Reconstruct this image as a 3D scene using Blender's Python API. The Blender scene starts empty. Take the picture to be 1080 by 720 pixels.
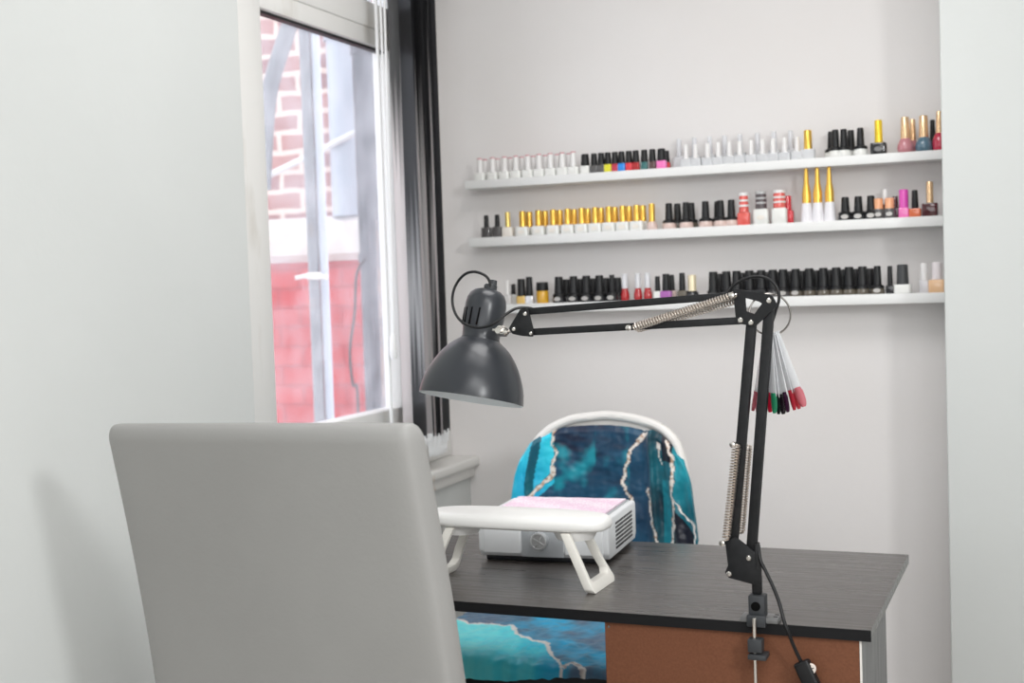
import bpy, bmesh, math, random
from mathutils import Vector, Matrix, noise
random.seed(7)
R = math.radians
# ------------------------------------------------------------------ camera
EYE = 1.333
F_PX = 1361.34
yaw, pit, rol = R(21.7054), R(2.5563), R(-1.925)
W_ = Vector((-math.sin(yaw)*math.cos(pit), math.cos(yaw)*math.cos(pit), -math.sin(pit)))
r0 = Vector((math.cos(yaw), math.sin(yaw), 0)); u0 = r0.cross(W_)
R_ = math.cos(rol)*r0 + math.sin(rol)*u0
U_ = -math.sin(rol)*r0 + math.cos(rol)*u0
O_ = Vector((0, 0, EYE))
scene = bpy.context.scene
cd = bpy.data.cameras.new('camera'); cam = bpy.data.objects.new('camera', cd)
scene.collection.objects.link(cam); scene.camera = cam
cd.sensor_width = 36; cd.lens = F_PX/1080*36; cd.clip_start = .02
m = Matrix((R_, U_, -W_)).transposed().to_4x4(); m.translation = O_
cam.matrix_world = m
cd.dof.use_dof = True; cd.dof.focus_distance = 2.25; cd.dof.aperture_fstop = 5.0
# ------------------------------------------------------------------ world, lights, exposure
scene.view_settings.view_transform = 'Standard'; scene.view_settings.look = 'None'
scene.view_settings.gamma = 1.0; scene.view_settings.use_curve_mapping = False
scene.view_settings.exposure = 0.10
wd = bpy.data.worlds.new('overcast_sky'); scene.world = wd; wd.use_nodes = True
bg = wd.node_tree.nodes['Background']; bg.inputs[0].default_value = (.93, .96, 1, 1); bg.inputs[1].default_value = 2.25

def area(name, loc, target, size, power, col=(1, 1, 1), sy=None):
    l = bpy.data.lights.new(name, 'AREA'); l.energy = power; l.color = col; l.size = size
    if sy: l.shape = 'RECTANGLE'; l.size_y = sy
    o = bpy.data.objects.new(name, l); scene.collection.objects.link(o)
    o.location = loc; o.rotation_euler = (Vector(target)-Vector(loc)).to_track_quat('-Z', 'Y').to_euler()
    return o
area('ceiling_light_front', (.3, .4, 2.57), (.3, .4, 0), 1.2, 25, (.985, .995, 1), 1.2)
area('ceiling_light_back', (-.6, 2.3, 2.57), (-.6, 2.3, 0), .9, 15, (1, .99, .99), .9)
area('added_front_fill', (.2, -2.15, 1.45), (.0, 3, 1.3), 3.2, 46, (.97, .985, 1), 1.9)  # added soft fill behind the camera, no such window known
area('key_lamp', (1.25, .38, 2.08), (-1.3, 1.9, 1.0), .34, 25, (.985, .995, 1))

# ------------------------------------------------------------------ helpers
C = scene.collection
def ray(x, y): return R_*((x-540)/F_PX) - U_*((y-360)/F_PX) + W_
def at(x, y, X=None, Y=None, Z=None):
    d = ray(x, y)
    if X is not None: t = X/d.x
    elif Y is not None: t = Y/d.y
    else: t = (Z-EYE)/d.z
    return O_ + d*t
class MB:
    def __init__(s): s.bm = bmesh.new()
    def box(s, lo, hi, bev=0, seg=2, mat=None):
        lo = Vector(lo); hi = Vector(hi); b = bmesh.new()
        bmesh.ops.create_cube(b, size=1)
        for v in b.verts:
            v.co = Vector([(lo[i]+hi[i])/2 + v.co[i]*(hi[i]-lo[i]) for i in range(3)])
        if bev: bmesh.ops.bevel(b, geom=list(b.edges), offset=bev, segments=seg, profile=.5, affect='EDGES')
        return s.add(b, mat)
    def add(s, b, mat=None):
        if mat is not None: bmesh.ops.transform(b, matrix=mat, verts=b.verts)
        me = bpy.data.meshes.new('tmp'); b.to_mesh(me); b.free(); s.bm.from_mesh(me); bpy.data.meshes.remove(me)
        return s
    def lathe(s, prof, seg=20, mat=None, caps=True, sq=None, smooth=True):
        """prof: list (r, z); sq: superellipse exponent and depth ratio"""
        b = bmesh.new(); rings = []
        for (rad, z) in prof:
            ring = []
            for k in range(seg):
                a = 2*math.pi*k/seg; c, sn = math.cos(a), math.sin(a)
                if sq:
                    n, ry = sq; e = 2/n
                    c = math.copysign(abs(c)**e, c); sn = math.copysign(abs(sn)**e, sn)*ry
                ring.append(b.verts.new((rad*c, rad*sn, z)))
            rings.append(ring)
        for i in range(len(rings)-1):
            for k in range(seg):
                b.faces.new((rings[i][k], rings[i][(k+1) % seg], rings[i+1][(k+1) % seg], rings[i+1][k]))
        if caps:
            b.faces.new(list(reversed(rings[0]))); b.faces.new(rings[-1])
        bmesh.ops.recalc_face_normals(b, faces=b.faces)
        return s.add(b, mat)
    def tube(s, pts, rad, seg=8, closed=False):
        pts = [Vector(p) for p in pts]; n = len(pts); b = bmesh.new(); rings = []
        rads = rad if isinstance(rad, (list, tuple)) else [rad]*n
        up = None
        for i, p in enumerate(pts):
            if closed: t = (pts[(i+1) % n]-pts[i-1]).normalized()
            else: t = (pts[min(i+1, n-1)]-pts[max(i-1, 0)]).normalized()
            if up is None:
                up = t.orthogonal().normalized()
            up = (up - t*up.dot(t)).normalized(); q = t.cross(up)
            rings.append([b.verts.new(p + (up*math.cos(2*math.pi*k/seg)+q*math.sin(2*math.pi*k/seg))*rads[i]) for k in range(seg)])
        for i in range(n if closed else n-1):
            A, B = rings[i], rings[(i+1) % n]
            for k in range(seg): b.faces.new((A[k], A[(k+1) % seg], B[(k+1) % seg], B[k]))
        if not closed:
            b.faces.new(list(reversed(rings[0]))); b.faces.new(rings[-1])
        bmesh.ops.recalc_face_normals(b, faces=b.faces)
        return s.add(b)
    def prism(s, poly, off, bev=0, holes=None):
        """closed polygon (3D points) extruded by vector off; one optional hole with the same number of corners"""
        b = bmesh.new(); off = Vector(off)
        if holes is None:
            f = b.faces.new([b.verts.new(Vector(p)) for p in poly])
            e = bmesh.ops.extrude_face_region(b, geom=[f])
            bmesh.ops.translate(b, vec=off, verts=[g for g in e['geom'] if isinstance(g, bmesh.types.BMVert)])
        else:
            n = len(poly); o0 = [b.verts.new(Vector(p)) for p in poly]; o1 = [b.verts.new(Vector(p)+off) for p in poly]
            h0 = [b.verts.new(Vector(p)) for p in holes]; h1 = [b.verts.new(Vector(p)+off) for p in holes]
            for k in range(n):
                j = (k+1) % n
                b.faces.new((o0[k], o0[j], h0[j], h0[k])); b.faces.new((o1[k], h1[k], h1[j], o1[j]))
                b.faces.new((o0[k], o1[k], o1[j], o0[j])); b.faces.new((h0[k], h0[j], h1[j], h1[k]))
        bmesh.ops.recalc_face_normals(b, faces=b.faces)
        if bev: bmesh.ops.bevel(b, geom=list(b.edges), offset=bev, segments=2, profile=.5, affect='EDGES')
        return s.add(b)
    def grid(s, fn, nu, nv, thick=0, back=None):
        b = bmesh.new(); V = [[b.verts.new(fn(i/nu, j/nv)) for j in range(nv+1)] for i in range(nu+1)]
        for i in range(nu):
            for j in range(nv): b.faces.new((V[i][j], V[i+1][j], V[i+1][j+1], V[i][j+1]))
        return s.add(b)
    def build(s, name, mat, parent=None, smooth=30):
        me = bpy.data.meshes.new(name); s.bm.to_mesh(me); s.bm.free()
        if mat: me.materials.append(mat)
        if smooth:
            for p in me.polygons: p.use_smooth = True
            try: me.set_sharp_from_angle(angle=R(smooth))
            except Exception: pass
        o = bpy.data.objects.new(name, me); C.objects.link(o)
        if parent:
            o.parent = parent
            o.matrix_parent_inverse = Matrix.Translation(parent_world(parent)).inverted()
        return o
def parent_world(p):
    v = Vector(p.location)
    while p.parent:
        v += p.matrix_parent_inverse.to_translation(); p = p.parent; v += Vector(p.location)
    return v
def tag(o, label, cat, group=None, kind=None):
    if label: o['label'] = label
    if cat: o['category'] = cat
    if group: o['group'] = group
    if kind: o['kind'] = kind
    return o
def thing(name, loc, label, cat, group=None):
    o = bpy.data.objects.new(name, None); C.objects.link(o); o.location = loc; o.empty_display_size = .05
    return tag(o, label, cat, group)
def struct(o): o['kind'] = 'structure'; return o
def T(x, y, z): return Matrix.Translation((x, y, z))
def smooth_path(pts, n=8, closed=False):
    pts = [Vector(p) for p in pts]; out = []; N = len(pts)
    for i in range(N if closed else N-1):
        if closed: p0, p1, p2, p3 = pts[i-1], pts[i], pts[(i+1) % N], pts[(i+2) % N]
        else: p0, p1, p2, p3 = pts[max(i-1, 0)], pts[i], pts[i+1], pts[min(i+2, N-1)]
        for k in range(n):
            t = k/n
            out.append(.5*((2*p1)+(-p0+p2)*t+(2*p0-5*p1+4*p2-p3)*t*t+(-p0+3*p1-3*p2+p3)*t**3))
    if not closed: out.append(pts[-1])
    return out

# ------------------------------------------------------------------ materials
def mat(name, col, rough=.5, metal=0, spec=.5, trans=0, coat=0, sheen=0, emit=0):
    M = bpy.data.materials.new(name); M.use_nodes = True; b = M.node_tree.nodes['Principled BSDF']
    b.inputs['Base Color'].default_value = (*col, 1); b.inputs['Roughness'].default_value = rough
    b.inputs['Metallic'].default_value = metal; b.inputs['Specular IOR Level'].default_value = spec
    b.inputs['Transmission Weight'].default_value = trans; b.inputs['Coat Weight'].default_value = coat
    b.inputs['Sheen Weight'].default_value = sheen
    return M
def nodes(M): return M.node_tree.nodes, M.node_tree.links, M.node_tree.nodes['Principled BSDF']
def vary(M, c1, c2, scale=(1, 1, 1), nscale=5, detail=4, bump=0, lo=.35, hi=.65, bdist=.001, bscale=None):
    """noise colour variation plus a fine bump, in object space"""
    N, L, b = nodes(M)
    tc = N.new('ShaderNodeTexCoord'); mp = N.new('ShaderNodeMapping'); mp.inputs['Scale'].default_value = scale
    L.new(tc.outputs['Object'], mp.inputs[0])
    nz = N.new('ShaderNodeTexNoise'); nz.inputs['Scale'].default_value = nscale; nz.inputs['Detail'].default_value = detail
    L.new(mp.outputs[0], nz.inputs['Vector'])
    cr = N.new('ShaderNodeValToRGB'); cr.color_ramp.elements[0].position = lo; cr.color_ramp.elements[1].position = hi
    cr.color_ramp.elements[0].color = (*c1, 1); cr.color_ramp.elements[1].color = (*c2, 1)
    L.new(nz.outputs[0], cr.inputs[0]); L.new(cr.outputs[0], b.inputs['Base Color'])
    if bump:
        n2 = N.new('ShaderNodeTexNoise'); n2.inputs['Scale'].default_value = bscale or nscale*8; n2.inputs['Detail'].default_value = 3
        L.new(mp.outputs[0], n2.inputs['Vector'])
        bp = N.new('ShaderNodeBump'); bp.inputs['Strength'].default_value = bump; bp.inputs['Distance'].default_value = bdist
        L.new(n2.outputs[0], bp.inputs['Height']); L.new(bp.outputs[0], b.inputs['Normal'])
    return M
wall_cool = vary(mat('wall_paint_cool', (.72, .73, .7), .75), (.615, .632, .618), (.64, .657, .643), nscale=2.2, bump=.25, bscale=45, bdist=.002)
wall_back = vary(mat('wall_paint_warm', (.76, .74, .72), .7), (.765, .735, .72), (.79, .765, .755), nscale=1.7, bump=.25, bscale=40, bdist=.002)
ceil_m = mat('ceiling_paint', (.8, .8, .79), .8)
floor_m = vary(mat('floor_laminate', (.45, .4, .36), .45), (.40, .36, .33), (.5, .46, .42), scale=(1, 12, 1), nscale=3)
white_wood = vary(mat('white_gloss_wood', (.8, .8, .78), .4), (.78, .78, .765), (.83, .83, .815), nscale=6)
old_white = vary(mat('worn_white_frame', (.78, .77, .74), .45), (.64, .61, .56), (.80, .79, .765), scale=(1, 1, .35), nscale=9, lo=.25, hi=.42)
sill_m = vary(mat('sill_paint', (.75, .74, .71), .35), (.5, .38, .28), (.76, .75, .72), nscale=7, lo=.22, hi=.36)
shelf_m = mat('shelf_white', (.82, .82, .81), .45)
black_metal = vary(mat('black_powder_coat', (.012, .012, .013), .5, spec=.28), (.010, .0105, .0115), (.015, .0155, .017), nscale=60)
shade_m = mat('shade_satin_grey', (.027, .030, .036), .30, metal=.0, spec=.5, coat=.0)
shade_m.node_tree.nodes['Principled BSDF'].inputs['Coat Roughness'].default_value = .3
shade_in = mat('shade_inside_white', (.84, .88, .9), .5)
rubber = mat('black_rubber_cable', (.009, .009, .01), .4, spec=.35)
chrome = mat('chrome', (.75, .72, .68), .22, metal=1)
spring_m = mat('spring_steel', (.70, .63, .57), .28, metal=1)
plastic_grey = mat('clamp_grey_plastic', (.038, .041, .045), .5, spec=.35)
plastic_lgrey = mat('clamp_flange', (.14, .14, .14), .4)
black_hole = mat('hole_black', (.003, .003, .003), .9, spec=.1)
leather = vary(mat('white_leatherette', (.31, .305, .295), .5, spec=.35), (.295, .29, .28), (.32, .315, .305), nscale=2.5, bump=.35, bscale=160, bdist=.0008)
arm_m = mat('armrest_white', (.83, .82, .80), .38)
arm_leg = mat('armrest_legs_cream', (.78, .755, .70), .4)
dev_m = mat('collector_white_plastic', (.84, .855, .87), .35)
dev_g = mat('collector_grey_panel', (.42, .44, .46), .35)
knob_m = mat('knob_silver', (.72, .73, .74), .3, metal=.8)
dark_plastic = mat('dark_plastic', (.014, .015, .018), .45, spec=.35)
chair_white = mat('chair_white_plastic', (.83, .80, .77), .35)
brown_board = vary(mat('brown_hardboard', (.15, .06, .03), .62, spec=.25), (.148, .056, .028), (.175, .068, .034), nscale=260, detail=3)
edge_m = mat('white_edge', (.75, .72, .68), .5)
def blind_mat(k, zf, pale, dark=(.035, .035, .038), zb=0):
    # charcoal slat; bright reflections painted as pale streaks below a ragged line
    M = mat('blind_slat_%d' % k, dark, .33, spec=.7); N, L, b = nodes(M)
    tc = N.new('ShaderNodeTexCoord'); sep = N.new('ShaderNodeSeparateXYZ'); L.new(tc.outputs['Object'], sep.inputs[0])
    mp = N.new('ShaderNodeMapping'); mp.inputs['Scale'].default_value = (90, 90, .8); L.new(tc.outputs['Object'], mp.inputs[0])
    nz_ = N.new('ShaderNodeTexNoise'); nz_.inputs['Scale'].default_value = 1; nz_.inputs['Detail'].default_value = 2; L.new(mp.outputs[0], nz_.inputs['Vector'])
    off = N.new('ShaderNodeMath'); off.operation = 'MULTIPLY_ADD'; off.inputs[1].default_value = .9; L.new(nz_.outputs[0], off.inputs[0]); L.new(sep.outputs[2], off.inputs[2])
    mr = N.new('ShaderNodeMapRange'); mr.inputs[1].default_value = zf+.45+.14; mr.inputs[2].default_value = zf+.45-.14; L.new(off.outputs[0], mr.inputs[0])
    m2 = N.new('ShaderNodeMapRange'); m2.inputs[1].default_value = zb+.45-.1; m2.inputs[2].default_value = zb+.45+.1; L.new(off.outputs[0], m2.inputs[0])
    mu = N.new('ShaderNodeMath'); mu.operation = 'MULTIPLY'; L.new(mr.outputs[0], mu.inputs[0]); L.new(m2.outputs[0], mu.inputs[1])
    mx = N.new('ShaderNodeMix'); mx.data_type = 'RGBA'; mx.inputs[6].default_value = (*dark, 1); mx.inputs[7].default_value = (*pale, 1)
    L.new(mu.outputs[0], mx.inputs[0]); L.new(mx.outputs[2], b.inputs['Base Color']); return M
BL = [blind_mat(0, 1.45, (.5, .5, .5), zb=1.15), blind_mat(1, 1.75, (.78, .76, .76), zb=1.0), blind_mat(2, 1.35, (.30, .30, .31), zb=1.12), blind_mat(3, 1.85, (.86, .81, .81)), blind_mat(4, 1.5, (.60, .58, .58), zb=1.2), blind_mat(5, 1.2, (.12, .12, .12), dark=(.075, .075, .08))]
nub = mat('white_plastic', (.8, .8, .8), .35)
frost = mat('clear_plastic', (.88, .89, .91), .25, spec=.5, trans=.35)

def wood_material():
    M = mat('black_brown_laminate', (.04, .036, .034), .40, spec=.9, coat=1); M.node_tree.nodes['Principled BSDF'].inputs['Coat Roughness'].default_value = .22; M.node_tree.nodes['Principled BSDF'].inputs['Coat IOR'].default_value = 1.6
    N, L, b = nodes(M)
    tc = N.new('ShaderNodeTexCoord'); mp = N.new('ShaderNodeMapping'); mp.inputs['Scale'].default_value = (1.1, 24, 24)
    L.new(tc.outputs['Object'], mp.inputs[0])
    nz = N.new('ShaderNodeTexNoise'); nz.inputs['Scale'].default_value = 4; nz.inputs['Detail'].default_value = 6; nz.inputs['Distortion'].default_value = .6
    L.new(mp.outputs[0], nz.inputs['Vector'])
    cr = N.new('ShaderNodeValToRGB'); cr.color_ramp.elements[0].position = .3; cr.color_ramp.elements[1].position = .72
    cr.color_ramp.elements[0].color = (.024, .019, .0165, 1); cr.color_ramp.elements[1].color = (.056, .047, .042, 1)
    L.new(nz.outputs[0], cr.inputs[0]); L.new(cr.outputs[0], b.inputs['Base Color'])
    rr = N.new('ShaderNodeMapRange'); rr.inputs[1].default_value = .3; rr.inputs[2].default_value = .7; rr.inputs[3].default_value = .22; rr.inputs[4].default_value = .5; cw = N.new('ShaderNodeMapRange'); cw.inputs[1].default_value = .3; cw.inputs[2].default_value = .7; cw.inputs[3].default_value = .22; cw.inputs[4].default_value = .55; L.new(nz.outputs[0], cw.inputs[0]); L.new(cw.outputs[0], b.inputs['Coat Weight'])
    L.new(nz.outputs[0], rr.inputs[0]); L.new(rr.outputs[0], b.inputs['Roughness'])
    bp = N.new('ShaderNodeBump'); bp.inputs['Strength'].default_value = .45; bp.inputs['Distance'].default_value = .0007
    L.new(nz.outputs[0], bp.inputs['Height']); L.new(bp.outputs[0], b.inputs['Normal']); L.new(bp.outputs[0], b.inputs['Coat Normal'])
    return M
laminate = wood_material()
def side_material():
    M = mat('side_wood_grey_sheen', (.2, .2, .2), .5)  # light grey reflection on black-brown wood put into the base colour
    return vary(M, (.13, .13, .132), (.235, .235, .235), scale=(40, 40, 1.6), nscale=4, detail=5, bump=.2, bscale=8)
side_sheen = side_material()

def brick_material(name, c1, c2, mortar, sx, rough=.9, ms=.014):
    M = mat(name, c1, rough, spec=.2); N, L, b = nodes(M)
    tc = N.new('ShaderNodeTexCoord'); sep = N.new('ShaderNodeSeparateXYZ'); cmb = N.new('ShaderNodeCombineXYZ')
    L.new(tc.outputs['Object'], sep.inputs[0]); L.new(sep.outputs[0], cmb.inputs[0]); L.new(sep.outputs[2], cmb.inputs[1])
    nz = N.new('ShaderNodeTexNoise'); nz.inputs['Scale'].default_value = 9
    L.new(tc.outputs['Object'], nz.inputs['Vector'])
    mx = N.new('ShaderNodeMix'); mx.data_type = 'VECTOR'; mx.inputs[0].default_value = .03
    L.new(cmb.outputs[0], mx.inputs[4]); L.new(nz.outputs[1], mx.inputs[5])
    br = N.new('ShaderNodeTexBrick'); br.inputs['Color1'].default_value = (*c1, 1); br.inputs['Color2'].default_value = (*c2, 1)
    br.inputs['Mortar'].default_value = (*mortar, 1); br.inputs['Scale'].default_value = 1
    br.inputs['Brick Width'].default_value = sx; br.inputs['Row Height'].default_value = .088
    br.inputs['Mortar Size'].default_value = ms; br.inputs['Mortar Smooth'].default_value = .3
    L.new(mx.outputs[1], br.inputs['Vector']); L.new(br.outputs['Color'], b.inputs['Base Color'])
    bp = N.new('ShaderNodeBump'); bp.inputs['Strength'].default_value = .6; bp.inputs['Distance'].default_value = .006; bp.invert = True
    L.new(br.outputs['Fac'], bp.inputs['Height']); L.new(bp.outputs[0], b.inputs['Normal'])
    return M
brick_up = brick_material('weathered_brick', (.52, .25, .22), (.36, .2, .2), (.78, .62, .55), .215)
brick_red = brick_material('red_painted_brick', (.60, .06, .065), (.53, .05, .055), (.46, .045, .05), .215, ms=.008)
ledge_m = vary(mat('stone_ledge', (.8, .72, .68), .7), (.66, .55, .5), (.86, .82, .8), nscale=5)
pipe_grey = vary(mat('grey_drainpipe', (.22, .23, .25), .4), (.19, .20, .22), (.27, .28, .30), nscale=8)
pipe_blue = mat('pale_blue_drainpipe', (.50, .54, .61), .4)
pipe_dark = vary(mat('dark_drainpipe', (.10, .105, .12), .4), (.08, .085, .10), (.14, .145, .16), nscale=12)
rust_m = vary(mat('rusty_post', (.3, .26, .25), .8), (.2, .19, .2), (.42, .32, .28), nscale=22)

def glass_material():
    M = bpy.data.materials.new('hazed_window_glass'); M.use_nodes = True; N, L = M.node_tree.nodes, M.node_tree.links
    N.clear(); out = N.new('ShaderNodeOutputMaterial')
    tr = N.new('ShaderNodeBsdfTransparent'); tr.inputs[0].default_value = (.97, .98, 1, 1)
    gl = N.new('ShaderNodeBsdfGlossy'); gl.inputs['Roughness'].default_value = .03
    df = N.new('ShaderNodeBsdfTranslucent'); df.inputs[0].default_value = (.92, .93, 1, 1)  # translucent veil mixed in to imitate glare haze over the view
    m1 = N.new('ShaderNodeMixShader'); m2 = N.new('ShaderNodeMixShader'); m2.inputs[0].default_value = .05
    nz = N.new('ShaderNodeTexNoise'); nz.inputs['Scale'].default_value = 9; nz.inputs['Detail'].default_value = 8
    tc = N.new('ShaderNodeTexCoord'); L.new(tc.outputs['Object'], nz.inputs['Vector'])
    mr = N.new('ShaderNodeMapRange'); mr.inputs[1].default_value = .35; mr.inputs[2].default_value = .75
    mr.inputs[3].default_value = .08; mr.inputs[4].default_value = .22
    L.new(nz.outputs[0], mr.inputs[0]); L.new(mr.outputs[0], m1.inputs[0])
    L.new(tr.outputs[0], m1.inputs[1]); L.new(df.outputs[0], m1.inputs[2])
    L.new(m1.outputs[0], m2.inputs[1]); L.new(gl.outputs[0], m2.inputs[2]); L.new(m2.outputs[0], out.inputs[0])
    return M
glass = glass_material()

# ================================================================== ROOM
XL, YB, XR, YR, ZC = -1.629, 3.70, 2.2, -2.2, 2.6
WIN_Y0, WIN_Z0, WIN_Z1 = 2.497, .80, 2.40        # window recess runs from here to the back wall
def quad_box(name, lo, hi, m_, bev=0):
    return struct(MB().box(lo, hi, bev).build(name, m_))
# left wall around the recess
w = MB(); T_ = .26
w.box((XL-T_, YR-.2, 0), (XL, WIN_Y0, ZC)); w.box((XL-T_, WIN_Y0, 0), (XL, YB+.2, WIN_Z0-.03)); w.box((XL-T_, WIN_Y0, WIN_Z1), (XL, YB+.2, ZC))
struct(w.build('wall_left', wall_cool, smooth=0))
quad_box('wall_back', (XL-T_, YB, 0), (XR+.2, YB+.2, ZC), wall_back)
b_ = at(993, 160, Y=3.35).x
quad_box('wall_right_breast', (b_, 3.35, 0), (1.4, YB, ZC), wall_cool, .006)
quad_box('wall_right', (XR, YR-.2, 0), (XR+.2, YB, ZC), wall_cool)
quad_box('wall_front', (XL, YR-.2, 0), (XR, YR, ZC), wall_cool)
quad_box('floor', (XL-T_, YR-.2, -.1), (XR+.2, YB+.2, 0), floor_m)
quad_box('ceiling', (XL-T_, YR-.2, ZC), (XR+.2, YB+.2, ZC+.1), ceil_m)
# skirting
quad_box('baseboard_back', (XL, YB-.018, 0), (b_, YB, .12), white_wood, .004)
quad_box('baseboard_left', (XL, YR, 0), (XL+.018, YB-.018, .12), white_wood, .004)
# window sill
s = MB(); s.box((XL-.16, WIN_Y0, .768), (XL+.035, YB, .80), .008, 3)
s.box((XL-.001, WIN_Y0, .735), (XL+.018, YB, .768), .004)
struct(s.build('trim_1', sill_m))

# window: outer frame, sash, glass
FX = -1.70
win = bpy.data.objects.new('window_1', None); C.objects.link(win); win.location = (FX, 3.05, WIN_Z0); win['kind'] = 'structure'
y_in0 = at(272, 10, X=FX).y; y_in1 = at(405, 53, X=FX).y + .02; zt = 2.016; zb = .985
f = MB()
f.box((FX-.07, WIN_Y0-.02, WIN_Z0), (FX, WIN_Y0+.085, WIN_Z1), .006)          # left jamb
f.box((FX-.07, y_in1+.05, WIN_Z0), (FX, YB, WIN_Z1), .006)                     # right jamb
f.box((FX-.07, WIN_Y0, WIN_Z0), (FX+.012, YB, .90), .006)                     # bottom rail
f.box((FX-.07, WIN_Y0, 2.062), (FX+.012, YB, 2.135), .006)                      # transom
f.box((FX-.067, WIN_Y0, WIN_Z1-.06), (FX+.004, YB, WIN_Z1), .006)
f.build('window_frame', old_white, win)
g = MB()
g.box((FX-.05, WIN_Y0+.08, .895), (FX+.006, y_in0+.002, 2.065), .004)
g.box((FX-.05, y_in1, .895), (FX+.006, y_in1+.055, 2.065), .004)
g.box((FX-.05, y_in0, .895), (FX+.0055, y_in1+.002, zb), .004)
g.box((FX-.05, y_in0, zt), (FX+.0055, y_in1+.002, 2.065), .003)
g.build('window_sash', old_white, win)
k = MB(); k.box((FX-.03, y_in0-.004, zt-.007), (FX-.01, y_in1+.004, zt+.002)); k.build('glazing_seal', dark_plastic, win)
p = MB(); p.box((FX-.035, y_in0-.005, zb-.005), (FX-.029, y_in1+.005, zt+.005)); p.build('pane', glass, win)
p = MB(); p.box((FX-.035, WIN_Y0+.08, 2.13), (FX-.029, y_in1+.06, WIN_Z1-.055)); p.build('pane', glass, win)

# ================================================================== OUTSIDE
OY = 5.2
zl0 = at(285, 278, Y=OY).z; zl1 = at(283, 232, Y=OY).z
o = MB().box((-5.6, OY, -1.2), (XL-T_-.05, OY+.25, zl0+.02)).build('wall_outside_lower', brick_red); struct(o)
o = MB().box((-5.6, OY+.06, zl0+.02), (XL-T_-.62, OY+.3, 3.6)).build('wall_outside_upper', brick_up); struct(o)
ground = MB().box((-9, -3, -1.3), (XL-T_-.02, 9, -1.2)).build('ground_outside', vary(mat('yard_concrete', (.4, .38, .36), .9), (.36, .35, .33), (.44, .42, .4), nscale=3)); struct(ground)
xr = at(383, 250, Y=OY-.06).x
led = MB(); hh = (zl1-zl0)/2
prof = [(OY+.055, zl0), (OY-.03, zl0), (OY-.07, zl0+.3*hh), (OY-.085, zl0+hh), (OY-.07, zl1-.3*hh), (OY-.02, zl1), (OY+.055, zl1)]
led.prism([(-5.5, y, z) for y, z in prof], (5.5+xr, 0, 0))
tag(led.build('stone_ledge', ledge_m), 'pale rounded stone ledge between weathered brick and red painted brick, outside the window', 'ledge')
def vpipe(name, x0, x1, ytop, ybot, Y, m_, label, cat='pipe', seg=20, bands=()):
    a = at(x0, (ytop+ybot)/2, Y=Y); b = at(x1, (ytop+ybot)/2, Y=Y); rad = (b.x-a.x)/2*.93
    cx = (a.x+b.x)/2; z1 = 3.4 if ytop < 60 else at(cx, ytop, Y=Y).z; z0 = at((x0+x1)/2, ybot, Y=Y).z if ybot < 430 else -1.2
    q = thing(name, (cx, Y, z0), label, cat)
    MB().lathe([(rad, z0), (rad, z1)], seg, T(cx, Y, 0)).build('pipe_shaft', m_, q)
    if bands:
        for by in bands:
            z = at((x0+x1)/2, by, Y=Y).z; MB().lathe([(rad*1.15, z-.02), (rad*1.15, z+.02)], seg, T(cx, Y, 0)).build('pipe_collar', m_, q)
    return q
vpipe('drainpipe', 347, 378, 0, 228, OY-.01, pipe_blue, 'wide pale blue drainpipe ending on the stone ledge outside the window', bands=(38,))
vpipe('drainpipe', 378, 399, 0, 450, OY-.17, pipe_dark, 'dark grey downpipe standing right of the pale blue pipe outside', bands=(52, 272))
vpipe('drainpipe', 323, 334, 0, 450, 4.35, pipe_grey, 'thin grey pole in mid window view, standing in also for a reflected blind cord', seg=14)  # pole doubles as the reflection of a blind cord in the pane
vpipe('drainpipe', 335, 344, 0, 450, 4.37, pipe_blue, 'thin paler stand-in for a reflected blind cord, touching the grey pole on its right', seg=14)  # added pole imitating a blind cord's reflection in the glass
vpipe('rusty_post', 401, 424, 255, 450, 4.9, rust_m, 'mottled rusty brown post outside, beside the dark downpipe', 'post', seg=10)
d1 = smooth_path([at(330, -40, Y=4.7), at(305, 28, Y=4.7), at(287, 85, Y=4.7), at(281, 125, Y=4.7), at(277, 200, Y=4.7)], 6)
tag(MB().tube(d1, .035, 16).build('bent_pipe', pipe_grey), 'grey pipe bent at an angle at the upper left of the window view', 'pipe')
tag(MB().tube([at(258, 197, Y=5.1), at(325, 165, Y=5.1), at(378, 138, Y=5.1), at(423, 112, Y=5.1)], .015, 8).build('white_cable', nub), 'thin white cable slanting up across the brick wall outside', 'cable')
cw = smooth_path([at(385, 272, Y=4.9), at(376, 290, Y=4.9), at(374, 330, Y=4.9), at(369, 370, Y=4.9), at(372, 405, Y=4.9), at(378, 445, Y=4.9), at(379, 800, Y=4.9)], 6)
tag(MB().tube(cw, .006, 6).build('hanging_wire', rubber), 'thin dark wire hanging beside the dark downpipe outside', 'wire')
tap = thing('wall_tap', at(325, 291, Y=4.28), 'small pale pink pipe bracket clipped round the grey pole outside', 'bracket')
MB().tube([at(312, 293, Y=4.26), at(322, 291, Y=4.26), at(345, 292, Y=4.26)], .009, 8).build('bracket_arm', ledge_m, tap)
MB().lathe([(.026, -.014), (.030, 0), (.026, .014)], 12, Matrix.Translation(at(331, 291, Y=4.3))).build('bracket_clip', ledge_m, tap)
tap.name = 'pipe_bracket'

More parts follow.
